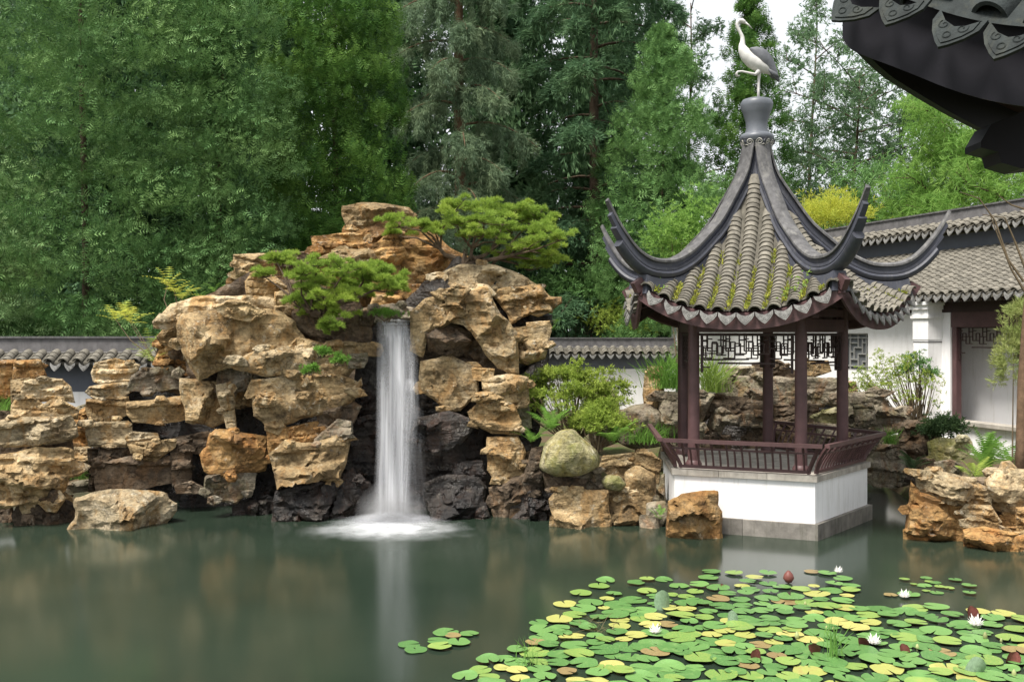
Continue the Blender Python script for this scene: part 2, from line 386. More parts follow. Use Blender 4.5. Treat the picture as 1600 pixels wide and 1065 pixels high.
    # the triangulation is counter-clockwise in (u, z); pick the winding that faces outwards
    n0 = np.cross(Vf[Fc[0][1]]-Vf[Fc[0][0]], Vf[Fc[0][2]]-Vf[Fc[0][0]]); Fo = Fc if n0@tox > 0 else Fc[:, ::-1]
    keepb = mapb[Fo][:, ::-1]
    mb.T.append(Fo); mb.T.append(keepb); ROCKTRI[0] += 2*len(Fo)
    used = np.unique(np.concatenate([Fo.ravel(), keepb.ravel()])); rm = np.full(2*nv, -1); rm[used] = np.arange(len(used))
    mb.V = [np.concatenate(mb.V)[used]]; mb.T = [rm[x] for x in mb.T]
    base = np.array([c0[0], c0[1], max(0, z.min())])
    if parent is not None and kind == 'block' and size > .42 and grow < .09 and not chip:
        for _ in range(3 if size > .7 else 2):
            bi = R.randint(0, len(B)); CH_.append((parent, c0+ax*B[bi, 0]*.93+np.array([0, 0, B[bi, 1]*.93+cz*.07-c0[2]])+tox*T*R.uniform(-.05, .4), size*R.uniform(.2, .42), mat, R.randint(1 << 30)))
    return mb.obj(name, M[mat], parent, base, sharp=20 if kind == 'block' else 40)

rk = thing('waterfall_rockery', 'tall rockery of stacked ochre stones with a waterfall and two junipers', 'rockery', (-3.4, 18.8, 0))
# body of the hill behind the face stones, near-black colour painting cave shade
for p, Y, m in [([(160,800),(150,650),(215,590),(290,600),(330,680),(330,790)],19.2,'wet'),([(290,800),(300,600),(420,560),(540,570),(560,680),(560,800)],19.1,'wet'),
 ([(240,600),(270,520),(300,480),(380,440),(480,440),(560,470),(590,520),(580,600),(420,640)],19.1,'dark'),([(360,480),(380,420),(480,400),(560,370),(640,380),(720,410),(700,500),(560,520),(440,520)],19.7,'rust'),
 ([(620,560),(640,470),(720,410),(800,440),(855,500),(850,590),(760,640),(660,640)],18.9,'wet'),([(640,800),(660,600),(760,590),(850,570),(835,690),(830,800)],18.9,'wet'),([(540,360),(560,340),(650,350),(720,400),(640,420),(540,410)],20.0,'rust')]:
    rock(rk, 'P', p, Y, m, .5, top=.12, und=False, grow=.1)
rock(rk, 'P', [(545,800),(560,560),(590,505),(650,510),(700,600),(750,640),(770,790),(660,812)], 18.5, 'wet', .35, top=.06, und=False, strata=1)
B_ = [([(520,150),(540,100),(640,85),(770,110),(740,170),(700,200),(570,210),(530,190)],18.6,'pale'),
 ([(485,255),(510,225),(700,205),(715,260),(640,285),(540,290)],18.3,'pale'),
 ([(715,240),(740,170),(800,130),(940,115),(1005,170),(1000,240),(830,245)],18.4,'grey'),
 ([(865,90),(905,0),(960,-20),(1010,60),(1065,160),(960,145),(860,100)],18.6,'rust'),
 ([(490,300),(700,290),(715,380),(650,400),(510,410),(490,350)],18.3,'tan'),
 ([(710,310),(1010,290),(1025,370),(1030,410),(900,420),(750,420),(720,380)],18.2,'tan'),
 ([(490,430),(700,425),(725,440),(720,530),(690,555),(510,545),(495,490)],18.1,'pale'),
 ([(705,510),(740,480),(860,490),(870,515),(720,530)],18.1,'pale'),
 ([(715,535),(970,525),(960,570),(860,625),(800,620),(740,590)],18.0,'tan'),
 ([(970,510),(1150,480),(1160,560),(960,600)],18.5,'dark'),
 ([(545,640),(700,625),(950,620),(960,700),(950,760),(700,800),(550,800)],18.0,'dark'),
 ([(490,580),(560,575),(560,790),(495,795)],18.2,'dark'),
 ([(950,590),(1060,570),(1060,760),(960,770)],18.2,'dark'),
 ([(560,560),(740,580),(850,640),(560,650)],18.25,'dark'),
 ([(1000,180),(1090,195),(1210,235),(1240,330),(1250,420),(1180,450),(1040,400),(1010,250)],18.1,'tan'),
 ([(1205,230),(1280,215),(1290,330),(1310,490),(1270,470),(1240,350)],17.7,'pale'),
 ([(1170,490),(1200,465),(1310,490),(1480,510),(1475,570),(1460,690),(1330,690),(1190,720),(1150,680),(1120,600),(1160,560)],17.7,'rust'),
 ([(1150,720),(1300,690),(1420,700),(1400,800),(1310,865),(1220,850),(1150,830)],17.7,'grey'),
 ([(980,770),(1060,760),(1130,790),(1120,820),(990,815)],18.1,'dark'),
 ([(1330,860),(1500,850),(1540,900),(1530,960),(1380,920)],18.0,'wet'),
 ([(1270,330),(1420,330),(1420,480),(1310,480)],19.2,'wet'),
 ([(1040,60),(1220,40),(1260,160),(1210,240),(1100,200),(1050,150)],18.3,'dark'),
 ([(1215,90),(1480,150),(1400,240),(1290,260),(1210,230)],18.1,'grey'),
 ([(1280,215),(1420,215),(1430,330),(1290,335)],18.3,'tan')]
for p, Y, m in B_: rock(rk, 'B', p, Y, m, strata=1 if m == 'pale' else 0)
C_ = [([(548,70),(690,58),(830,75),(868,105),(860,140),(720,230),(620,215),(575,170),(550,110)],19.9,'tan'),
 ([(408,205),(575,190),(650,200),(640,245),(490,275),(410,285)],19.6,'rust'),
 ([(430,300),(560,262),(650,262),(720,290),(725,335),(640,360),(520,350)],19.3,'tan'),
 ([(635,245),(720,235),(770,250),(740,310),(720,300)],19.4,'rust'),
 ([(52,290),(230,285),(225,330),(180,370),(130,410),(65,395)],19.4,'tan'),
 ([(230,285),(400,270),(410,300),(400,340),(340,350),(240,330)],19.5,'dark'),
 ([(740,245),(930,210),(990,260),(1100,290),(1190,330),(1110,400),(1010,430),(920,450),(830,430),(800,330),(745,300)],19.3,'rust'),
 ([(720,300),(800,330),(830,420),(800,480),(700,480),(640,400)],19.2,'rust'),
 ([(805,420),(910,425),(900,480),(805,480)],18.9,'rust'),
 ([(940,420),(985,370),(1080,335),(1200,335),(1320,365),(1380,390),(1370,430),(1200,440),(1020,430)],18.8,'pale'),
 ([(985,450),(1100,415),(1190,425),(1230,470),(1100,500),(1000,480)],18.5,'pale'),
 ([(1225,450),(1430,425),(1485,490),(1480,545),(1420,540),(1310,590),(1290,540),(1230,470)],18.6,'tan'),
 ([(1370,390),(1445,440),(1440,480),(1350,450)],18.9,'tan'),
 ([(855,545),(920,490),(1060,455),(1120,475),(1100,570),(1040,590),(930,630),(910,740),(850,715)],18.0,'tan'),
 ([(1060,455),(1200,470),(1250,560),(1320,640),(1330,835),(1240,790),(1180,700),(1100,610),(1040,580)],17.95,'tan'),
 ([(915,640),(1040,575),(1120,620),(1220,720),(1335,835),(1100,810),(1000,760),(920,740)],18.35,'dark'),
 ([(1310,590),(1330,560),(1480,560),(1480,610),(1330,640)],18.9,'wet'),
 ([(1322,620),(1470,615),(1480,640),(1455,750),(1380,775),(1330,760)],18.2,'tan'),
 ([(1385,595),(1470,588),(1482,617),(1390,618)],18.4,'tan'),
 ([(0,745),(60,770),(160,720),(240,715),(385,740),(380,800),(290,835),(130,820),(60,800)],17.6,'pale'),
 ([(100,935),(140,850),(300,835),(500,835),(560,850),(615,870),(600,910),(520,930),(360,920),(220,930)],17.75,'tan'),
 ([(385,810),(440,770),(530,690),(680,690),(685,720),(590,790),(560,840),(400,840)],18.0,'tan'),
 ([(570,738),(640,733),(645,752),(580,756)],17.9,'grey'),([(575,758),(645,753),(640,772),(580,774)],17.92,'grey'),([(570,776),(640,774),(625,795),(575,797)],17.9,'grey'),
 ([(620,560),(640,530),(760,515),(855,530),(850,592),(760,590),(690,600)],18.6,'grey'),
 ([(690,470),(810,475),(860,540),(760,520),(660,540)],18.9,'rust'),
 ([(320,540),(430,530),(640,560),(680,640),(660,690),(550,685),(400,650),(330,610)],18.3,'dark'),
 ([(240,460),(330,450),(430,520),(400,560),(300,570),(240,540)],18.5,'tan')]
for p, Y, m in C_: rock(rk, 'C', p, Y, m, top=.3 if Y > 18.5 else .35)
rock(rk, 'P', [(286,488),(330,486),(432,484),(460,503),(490,550),(482,562),(430,556),(395,556),(345,578),(315,590),(296,560),(283,530)], 17.8, 'tan', .6, top=.1)
rock(rk, 'A', [(1000,780),(1010,690),(1150,690),(1170,780),(1130,830),(1200,960),(1020,930)], 17.85, 'tan')
rock(rk, 'A', [(905,690),(960,620),(1100,590),(1240,585),(1400,578),(1590,600),(1570,690),(1020,690),(1000,740),(920,735)], 18.3, 'pale')
rock(rk, 'A', [(880,800),(940,735),(1005,740),(1000,830),(900,830)], 18.4, 'tan')
rock(rk, 'A', [(1370,500),(1400,460),(1500,455),(1580,520),(1590,590),(1380,590)], 18.9, 'tan')
rock(rk, 'A', [(1050,900),(1240,930),(1240,1060),(1100,1020)], 18.2, 'wet')
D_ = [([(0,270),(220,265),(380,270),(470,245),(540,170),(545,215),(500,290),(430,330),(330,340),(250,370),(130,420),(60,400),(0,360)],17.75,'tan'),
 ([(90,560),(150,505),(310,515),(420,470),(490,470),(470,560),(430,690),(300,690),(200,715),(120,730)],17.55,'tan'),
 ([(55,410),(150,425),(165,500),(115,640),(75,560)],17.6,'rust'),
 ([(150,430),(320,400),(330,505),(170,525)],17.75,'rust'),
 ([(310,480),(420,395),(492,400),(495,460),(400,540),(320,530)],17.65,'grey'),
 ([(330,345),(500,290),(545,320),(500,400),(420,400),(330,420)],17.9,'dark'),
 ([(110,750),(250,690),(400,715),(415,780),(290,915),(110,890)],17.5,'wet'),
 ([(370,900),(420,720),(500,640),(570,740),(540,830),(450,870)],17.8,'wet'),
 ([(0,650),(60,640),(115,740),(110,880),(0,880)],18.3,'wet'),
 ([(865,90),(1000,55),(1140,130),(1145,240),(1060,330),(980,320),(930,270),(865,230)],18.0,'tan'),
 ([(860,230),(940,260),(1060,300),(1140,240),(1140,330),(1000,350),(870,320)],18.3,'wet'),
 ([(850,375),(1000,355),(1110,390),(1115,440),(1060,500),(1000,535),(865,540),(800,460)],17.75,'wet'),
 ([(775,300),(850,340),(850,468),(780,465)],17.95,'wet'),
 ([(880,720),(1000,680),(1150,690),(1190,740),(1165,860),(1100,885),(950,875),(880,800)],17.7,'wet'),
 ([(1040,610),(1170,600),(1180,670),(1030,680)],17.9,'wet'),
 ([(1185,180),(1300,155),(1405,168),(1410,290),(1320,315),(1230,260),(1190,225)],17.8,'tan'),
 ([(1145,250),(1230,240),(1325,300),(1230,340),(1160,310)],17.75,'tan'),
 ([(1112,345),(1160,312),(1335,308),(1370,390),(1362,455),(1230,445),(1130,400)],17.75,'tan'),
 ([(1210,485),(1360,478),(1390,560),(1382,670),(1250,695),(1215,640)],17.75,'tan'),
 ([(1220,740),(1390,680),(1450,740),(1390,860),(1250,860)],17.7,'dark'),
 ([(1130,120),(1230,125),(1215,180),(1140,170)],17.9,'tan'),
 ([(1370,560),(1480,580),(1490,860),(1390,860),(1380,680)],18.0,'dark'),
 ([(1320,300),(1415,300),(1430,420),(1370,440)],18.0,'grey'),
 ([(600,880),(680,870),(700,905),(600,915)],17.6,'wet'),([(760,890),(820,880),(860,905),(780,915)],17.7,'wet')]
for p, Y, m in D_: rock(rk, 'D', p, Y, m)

lp = thing('rock_pile', 'pile of layered brown stones rising from the pond next to the garden wall', 'rock pile', (-8.6, 17.4, 0))
for p, Y, m in [([(-30,88),(85,90),(80,200),(50,280),(-30,285)],18.0,'rust'),([(85,92),(215,90),(248,165),(150,192),(80,197)],18.1,'rust'),
 ([(70,200),(160,185),(150,250),(130,290),(70,310)],17.8,'tan'),([(135,215),(240,195),(335,195),(380,235),(405,315),(330,300),(215,300),(130,280)],17.6,'pale'),
 ([(80,330),(110,290),(180,290),(285,370),(290,405),(78,408)],17.4,'tan'),([(240,330),(320,285),(360,325),(428,355),(422,405),(300,408),(288,350)],17.5,'tan'),
 ([(-40,420),(110,400),(380,398),(420,450),(430,510),(380,530),(210,545),(40,555),(-40,520)],17.15,'pale'),
 ([(-40,600),(150,590),(330,572),(397,600),(385,690),(345,800),(270,850),(120,868),(50,890),(-40,870)],17.0,'tan'),
 ([(-40,520),(390,525),(398,610),(100,625),(-40,650)],17.5,'dark'),([(85,925),(120,860),(260,830),(345,860),(420,890),(385,965),(130,975)],17.1,'dark'),
 ([(-40,880),(60,890),(70,970),(-40,975)],17.2,'dark'),([(250,830),(330,800),(420,870),(410,900),(280,890)],17.3,'tan'),([(-40,290),(90,300),(85,410),(-40,420)],18.2,'dark')]:
    rock(lp, 'B', p, Y, m, strata=1 if m == 'pale' else 0)
bk = thing('stone_steps', 'pale low stones of a path between the rock pile and the rockery', 'stone steps', (-7.2, 18.6, 0))
for p, Y, m in [([(375,640),(395,575),(500,570),(500,700),(370,745)],19.2,'pale'),([(395,400),(490,335),(520,450),(500,570),(395,575)],19.8,'rust'),
 ([(350,765),(500,745),(505,805),(355,815)],18.4,'grey'),([(420,350),(490,330),(520,420),(420,420)],20.2,'grey')]: rock(bk, 'B', p, Y, m, strata=1)
tag(rock(None, 'B', [(335,985),(420,930),(408,830),(500,800),(690,790),(830,805),(935,830),(945,860),(992,890),(990,935),(860,970),(640,1000),(430,1010)], 16.9, 'pale', .75, top=.75, name='flat_rock', und=False), 'low flat pale rock lying in the pond at the foot of the rock pile', 'rock')

sb = thing('stone_bank', 'low bank of mixed brown stones at the water under the azalea', 'stone bank', (1.4, 17.2, 0))
for p, Y, m, kd in [([(55,740),(90,600),(140,590),(130,700),(145,780),(80,800)],17.4,'dark','block'),([(150,708),(320,735),(335,790),(190,790)],17.0,'dark','block'),
 ([(183,830),(240,778),(440,785),(452,955),(210,940)],16.85,'tan','block'),([(310,730),(400,695),(418,770),(330,785)],17.05,'grey','block'),
 ([(412,680),(430,635),(548,618),(548,700),(520,735),(470,720)],17.5,'tan','block'),([(545,618),(640,620),(678,650),(668,745),(610,700),(548,700)],17.6,'tan','block'),
 ([(528,710),(580,680),(655,715),(655,800),(600,825),(535,770)],17.2,'tan','boulder'),([(445,835),(570,805),(640,820),(625,935),(450,935)],17.0,'tan','block'),
 ([(428,795),(560,758),(578,800),(450,828)],17.1,'tan','block'),([(630,850),(700,840),(720,890),(660,910),(625,900)],16.9,'grey','boulder'),
 ([(80,780),(190,780),(200,900),(90,900)],17.4,'wet','block'),([(640,760),(700,720),(705,850),(640,850)],17.6,'grey','block'),([(0,820),(90,790),(100,905),(0,900)],17.6,'wet','block'),
 ([(600,905),(660,900),(690,930),(600,940)],16.8,'grey','boulder')]: rock(sb, 'E', p, Y, m, kind=kd)
tag(rock(None, 'E', [(118,690),(150,570),(220,505),(290,498),(322,540),(392,600),(412,660),(380,692),(310,722),(200,722)], 17.0, 'moss', .5, kind='boulder', name='boulder'), 'big rounded mossy boulder resting on the stone bank', 'boulder')
tag(rock(None, 'E', [(408,740),(440,713),(500,718),(532,760),(500,792),(430,782)], 16.95, 'moss', .2, kind='boulder', name='stone'), 'small rounded pale stone resting on the stone bank', 'stone')
tag(rock(None, 'E', [(698,965),(722,840),(780,800),(870,785),(947,793),(950,850),(972,880),(968,1015),(860,1010)], 15.95, 'rust', .55, top=.25, name='boulder', und=False), 'angular orange brown boulder in the water against the pavilion base', 'boulder')
tag(rock(None, 'E', [(470,440),(560,390),(640,380),(700,430),(700,580),(560,600),(470,560)], 21.0, 'grey', .5, kind='boulder', name='boulder'), 'grey rounded boulder between the azalea and the pavilion', 'boulder')
tag(rock(None, 'E', [(360,330),(430,262),(495,350),(500,560),(400,600),(350,560)], 21.8, 'grey', .5, kind='boulder', name='boulder'), 'grey upright boulder standing behind the azalea', 'boulder')

hb = thing('rockery', 'mossy grey brown rockery seen through the pavilion columns', 'rockery', (5.2, 21.3, 0))
for p, Y, m in [([(150,335),(330,340),(400,345),(370,400),(330,510),(240,545),(160,520)],20.8,'grey'),([(85,240),(150,230),(165,330),(170,560),(90,560),(80,350)],21.2,'tan'),
 ([(455,215),(580,215),(585,262),(458,258)],21.6,'grey'),([(585,200),(700,195),(765,230),(765,265),(588,258)],21.6,'dark'),([(815,190),(920,192),(935,235),(820,275)],21.6,'tan'),
 ([(415,280),(500,262),(640,262),(642,372),(418,355)],21.2,'grey'),([(645,270),(960,268),(978,345),(930,385),(820,388),(655,395)],21.1,'grey'),([(970,280),(1050,288),(1058,335),(978,338)],21.4,'tan'),
 ([(330,350),(420,345),(645,372),(645,425),(560,435),(400,445),(335,485)],20.9,'dark'),([(355,525),(395,435),(600,430),(645,495),(560,500),(470,485),(430,545)],20.8,'grey'),
 ([(1015,345),(1170,338),(1205,400),(1297,440),(1292,492),(1180,522),(1015,492)],19.9,'grey'),([(865,440),(960,408),(980,482),(880,485)],20.8,'moss'),
 ([(340,540),(470,540),(480,700),(350,700)],20.6,'dark'),([(555,500),(645,495),(655,700),(555,700)],20.8,'dark'),([(680,395),(870,388),(880,440),(870,480),(690,470)],21.1,'dark'),
 ([(880,482),(1020,490),(1030,600),(880,600)],20.7,'grey'),([(690,470),(870,480),(880,600),(690,600)],21.0,'dark'),([(160,530),(350,500),(350,700),(150,700)],20.7,'grey'),
 ([(1050,400),(1130,395),(1150,480),(1060,500)],19.6,'grey')]: rock(hb, 'H', p, Y, m)
rock(hb, 'H', [(150,700),(160,480),(340,360),(480,300),(800,280),(1000,340),(1180,420),(1180,700)], 22.0, 'wet', .4, und=False)  # backing body, its near-black colour paints shade between the stones

rb = thing('rock_bank', 'bank of rusty layered rocks with ferns beside the white gallery', 'rock bank', (6.9, 15.6, 0))
for p, Y, m, s_ in [([(320,240),(375,100),(400,72),(590,68),(600,190),(570,330),(400,340),(330,290)],19.2,'dark',0),([(545,220),(620,188),(780,192),(805,250),(720,320),(590,355),(560,320)],18.6,'moss',0),
 ([(148,340),(210,285),(340,280),(450,370),(420,460),(310,492),(200,485),(148,450)],19.0,'grey',0),([(590,350),(690,338),(815,390),(805,445),(690,430),(600,405)],17.0,'grey',0),
 ([(475,415),(560,405),(700,430),(860,470),(918,500),(922,585),(830,620),(620,585),(485,570)],15.7,'pale',1),([(918,470),(960,390),(1200,385),(1230,640),(1060,655),(930,625)],15.6,'pale',0),
 ([(370,785),(420,690),(428,470),(490,545),(750,600),(780,760),(780,900),(600,850),(410,830)],15.8,'rust',0),([(738,670),(790,622),(920,622),(985,700),(960,725),(830,708)],15.4,'pale',0),
 ([(748,720),(860,703),(1045,750),(1055,785),(940,790),(760,755)],15.3,'pale',1),([(772,790),(900,765),(1095,785),(1105,960),(1050,970),(780,930)],15.1,'rust',0),
 ([(990,690),(1200,630),(1210,800),(1060,795)],15.5,'rust',0),([(1095,800),(1220,785),(1220,975),(1105,970)],15.0,'tan',0),([(130,330),(250,185),(335,165),(330,280),(200,320)],19.6,'grey',0),
 ([(430,560),(760,600),(1000,640),(1000,760),(760,780),(440,760)],16.1,'dark',0),([(400,330),(560,320),(620,420),(480,470),(420,450)],18.4,'dark',0),
 ([(900,620),(1060,600),(1230,600),(1230,800),(1000,800)],16.0,'dark',0),([(1100,640),(1230,630),(1235,800),(1110,800)],15.2,'tan',0),([(1040,770),(1130,760),(1150,960),(1050,960)],15.3,'rust',0),([(780,440),(1000,430),(1000,520),(800,520)],16.6,'dark',0)]:
    rock(rb, 'R', p, Y, m, strata=s_)
for par, c, sz, m, sd_ in list(CH_):
    r = np.random.RandomState(sd_); asp = r.uniform(1.1, 2.6); w, h = sz*math.sqrt(asp)*.5, sz/math.sqrt(asp)*.5; nv = r.randint(5, 8); an = np.sort(r.uniform(0, 6.283, nv)+0)
    an = np.arange(nv)*6.283/nv+r.uniform(-.3, .3, nv); tl_ = r.uniform(-.2, .2); q = [(w*math.cos(a)*k, h*math.sin(a)*k) for a, k in zip(an, r.uniform(.75, 1.2, nv))]
    if c[2] < .1: c[2] = .1
    D = c[1]; rock(par, 'P', [(800+F*(c[0]+x*math.cos(tl_)-y*math.sin(tl_))/D, HY-F*(c[2]-CH+x*math.sin(tl_)+y*math.cos(tl_))/D) for x, y in q], D, m, sz*.4, top=.4, grow=0., chip=True)
print('rocks', NR[0], 'tris', ROCKTRI[0])

# ------------------------------------------------------------------ waterfall
def m_fall(name, dens, scale, edge):
    t = NT(name); uv = t.n('UVMap').outputs[0]; sp = t.n('SeparateXYZ'); t.l(uv, sp.inputs[0])
    mp = t.n('VectorMath', operation='MULTIPLY'); t.l(uv, mp.inputs[0]); mp.inputs[1].default_value = (scale, .4, 1)
    n1 = t.ramp(t.noise(mp.outputs[0], 2.2, 4, .6), [(.33, .08), (.66, 1.)])
    ed = t.math('MULTIPLY', sp.outputs[0], t.math('SUBTRACT', 1., sp.outputs[0])); ed = t.ramp(ed, [(0, 0), (edge, 1)])
    a = t.math('MULTIPLY', t.math('MULTIPLY', t.math('ADD', t.math('MULTIPLY', n1, .85), .25), ed), dens)
    lv = t.n('VectorMath', operation='MULTIPLY'); t.l(uv, lv.inputs[0]); lv.inputs[1].default_value = (2.2, 1.6, 1); a = t.math('MULTIPLY', a, t.ramp(t.noise(lv.outputs[0], 1.5, 2), [(.35, .45), (.6, 1.)]))
    tb = t.ramp(sp.outputs[1], [(0, 1), (.93, .75), (1, .0)]); a = t.math('MULTIPLY', a, tb)
    p = t.n('BsdfPrincipled'); p.inputs['Base Color'].default_value = (.9, .91, .95, 1); p.inputs['Roughness'].default_value = .35
    tr = t.n('BsdfTranslucent'); tr.inputs[0].default_value = (.9, .91, .95, 1)
    m0 = t.n('MixShader'); m0.inputs[0].default_value = .35; t.l(p.outputs[0], m0.inputs[1]); t.l(tr.outputs[0], m0.inputs[2])
    tp = t.n('BsdfTransparent'); m1 = t.n('MixShader'); t.l(a, m1.inputs[0]); t.l(tp.outputs[0], m1.inputs[1]); t.l(m0.outputs[0], m1.inputs[2])
    return t.fin(m1.outputs[0])
M['fall'] = m_fall('falling_water', .72, 3.6, .2); M['fall3'] = m_fall('falling_water_veil', .16, 2.2, .25); M['fall2'] = m_fall('falling_water_thin', .4, 2.6, .25)
wf = thing('waterfall', 'silky white waterfall dropping from the rockery lip into the pond', 'waterfall', (-2.3, 17.6, 0))
def fallsheet(name, rows, mat, bulge=.12, seed=0):     # rows: (y px, x0 px, x1 px, depth)
    rows = np.array(rows, float); tt = np.linspace(0, 1, 44); R = np.stack([np.interp(tt, np.linspace(0, 1, len(rows)), rows[:, i]) for i in range(4)], 1)
    n = 15; G = np.zeros((44, n, 3))
    for i, (y, a, b, D) in enumerate(R):
        for j in range(n):
            s = j/(n-1); G[i, j] = px(a+(b-a)*s, y, D); G[i, j, 1] -= bulge*math.sin(math.pi*s)+.035*math.sin(j*2.3+seed)+.02*math.sin(j*5.1+i*.12)
    m = MB(); m.grid(G); o = m.obj(name, mat, wf, (G[-1, 7, 0], G[-1, 7, 1], 0), smooth=True)
    uvl = o.data.uv_layers.new(name='UVMap'); li = np.zeros(len(o.data.loops), int); o.data.loops.foreach_get('vertex_index', li)
    uv = np.stack([(li % n)/(n-1), 1-(li//n)/43.], 1); uvl.data.foreach_set('uv', uv.ravel()); return o
fallsheet('water_lip', [(494,592,642,18.75),(500,590,641,18.45),(503,589,641,18.1),(507,588,641,18.0)], M['fall'], .02)
fallsheet('water_sheet', [(503,588,641,18.05),(530,588,643,17.85),(600,587,644,17.65),(700,586,640,17.5),(812,580,644,17.35)], M['fall'], .10)
fallsheet('water_sheet', [(504,592,640,18.15),(560,589,650,17.95),(650,588,644,17.75),(740,587,641,17.6),(812,583,644,17.45)], M['fall'], .06, 3)
fallsheet('water_strand', [(507,625,643,18.0),(560,630,654,17.8),(600,628,655,17.6),(650,622,656,17.55),(720,618,645,17.5),(810,612,640,17.45)], M['fall2'], .08, 5)
fallsheet('water_strand', [(632,640,662,17.7),(680,641,664,17.6),(740,641,666,17.55),(805,640,668,17.5)], M['fall3'], .05, 7)
fallsheet('water_strand', [(590,634,652,17.6),(610,630,655,17.45),(640,630,656,17.42),(700,628,652,17.42),(800,620,646,17.4)], M['fall2'], .1, 9)
def m_foam(name, d, pw):
    t = NT(name); tc = t.n('TexCoord').outputs['Object']; ln = t.n('VectorMath', operation='LENGTH'); 
    nz = t.n('TexNoise'); nz.inputs['Scale'].default_value = 2.3; t.l(tc, nz.inputs['Vector'])
    mx = t.n('VectorMath', operation='MULTIPLY_ADD'); t.l(nz.outputs[1], mx.inputs[0]); mx.inputs[1].default_value = (.8, .6, .0); mx.inputs[2].default_value = (-.4, -.3, 0)
    ad = t.n('VectorMath', operation='ADD'); t.l(tc, ad.inputs[0]); t.l(mx.outputs[0], ad.inputs[1])
    sc = t.n('VectorMath', operation='MULTIPLY'); t.l(ad.outputs[0], sc.inputs[0]); sc.inputs[1].default_value = (.6, .85, .0)
    t.l(sc.outputs[0], ln.inputs[0]); f = t.ramp(ln.outputs['Value'], [(0, d), (.25, d*.72), (.55, d*.25), (.8, d*.06), (1, 0)], 'B_SPLINE')
    f = t.math('MULTIPLY', f, t.ramp(t.noise(tc, 3.2, 4, .6), [(.25, .55), (.65, 1)]))
    f = t.math('MAXIMUM', t.math('SUBTRACT', f, .025), 0.)
    p = t.n('BsdfDiffuse'); p.inputs[0].default_value = (.85, .87, .9, 1); tp = t.n('BsdfTransparent'); m1 = t.n('MixShader')
    t.l(f, m1.inputs[0]); t.l(tp.outputs[0], m1.inputs[1]); t.l(p.outputs[0], m1.inputs[2]); return t.fin(m1.outputs[0])
M['foam'] = m_foam('foam', .88, 1)
fm = MB(); a = np.linspace(0, 2*np.pi, 33)[:-1]; rr = np.linspace(0.02, 1, 10)
fm.grid(np.stack([np.stack([2.3*r*np.cos(a), 1.6*r*np.sin(a), .012+0*a+.03*np.exp(-((r*2.2)**2))], 1) for r in rr]), True)
o = fm.obj('foam', M['foam'], smooth=True); o.location = (-2.08, 16.5, 0); tag(o, kind='stuff')
def m_mist(name):
    t = NT(name); tc = t.n('TexCoord').outputs['Object']; nz = t.noise(tc, 2.6, 4, .6); ln = t.n('VectorMath', operation='LENGTH'); sc = t.n('VectorMath', operation='MULTIPLY'); t.l(tc, sc.inputs[0]); sc.inputs[1].default_value = (1, 1.15, 0); t.l(sc.outputs[0], ln.inputs[0])
    rad = t.math('ADD', ln.outputs['Value'], t.math('MULTIPLY', t.math('SUBTRACT', nz, .5), .5)); oi = t.n('ObjectInfo').outputs['Random']
    f = t.ramp(rad, [(0, .5), (.35, .26), (.75, .05), (1, 0)], 'B_SPLINE'); p = t.n('BsdfDiffuse'); p.inputs[0].default_value = (.85, .87, .93, 1); tp = t.n('BsdfTransparent'); m1 = t.n('MixShader')
    t.l(f, m1.inputs[0]); t.l(tp.outputs[0], m1.inputs[1]); t.l(p.outputs[0], m1.inputs[2]); return t.fin(m1.outputs[0])
M['mist'] = m_mist('spray_mist'); a = np.linspace(0, 2*np.pi, 25)[:-1]; c0 = px(611, 806, 17.25)
disc = MB(); disc.grid(np.stack([np.stack([r*np.cos(a), r*np.sin(a), 0*a+.06*np.sin(3*a)*r*(1-r)], 1) for r in np.linspace(.02, 1, 8)]), True); dm_ = disc.mesh('spray', M['mist'], smooth=True)
for k in range(5):
    z = .025+.03*k; f = 1-k/8.; Q = np.diag([.95*f*f+.12, .62*f*f+.12, 1, 1.]); Q[:3, 3] = [c0[0]+rnd.uniform(-.05, .05), c0[1]+rnd.uniform(-.04, .04), z]; place('spray', dm_, Q.tolist(), wf)
t = NT('mist_volume'); tc = t.n('TexCoord').outputs['Object']; ln = t.n('VectorMath', operation='LENGTH'); t.l(tc, ln.inputs[0])
dens = t.math('MULTIPLY', t.ramp(ln.outputs['Value'], [(0, 1), (.3, .55), (.7, .12), (1, 0)], 'B_SPLINE'), t.math('MULTIPLY', t.ramp(t.noise(tc, 2.2, 3), [(.3, .5), (.7, 1)]), 6.5))
pvn = t.n('VolumePrincipled'); pvn.inputs['Color'].default_value = (.97, .975, .99, 1); pvn.inputs['Anisotropy'].default_value = .0; t.l(dens, pvn.inputs['Density']); t.l(pvn.outputs[0], t.out.inputs[1]); M['mistv'] = t.m
sph = MB(); aa = np.linspace(0, 2*np.pi, 25)[:-1]; sph.grid(np.stack([np.stack([math.cos(v)*np.cos(aa), math.cos(v)*np.sin(aa), 0*aa+math.sin(v)], 1) for v in np.linspace(-.05, np.pi/2*.98, 9)]), True)
b_ = sph.n; sph.add([[0, 0, -.06], [0, 0, 1.0]], np.array([[0, 1, 0]])[:0].reshape(0, 3)); sph.T.append(np.array([[b_, (j+1) % 24, j] for j in range(24)])); sph.T.append(np.array([[b_+1, 8*24+j, 8*24+(j+1) % 24] for j in range(24)]))
msh = sph.mesh('mist', M['mistv'])
Q = np.diag([.66, .5, .7, 1.]); Q[:3, 3] = [c0[0], c0[1]-.02, .05]; place('mist', msh, Q.tolist(), wf)
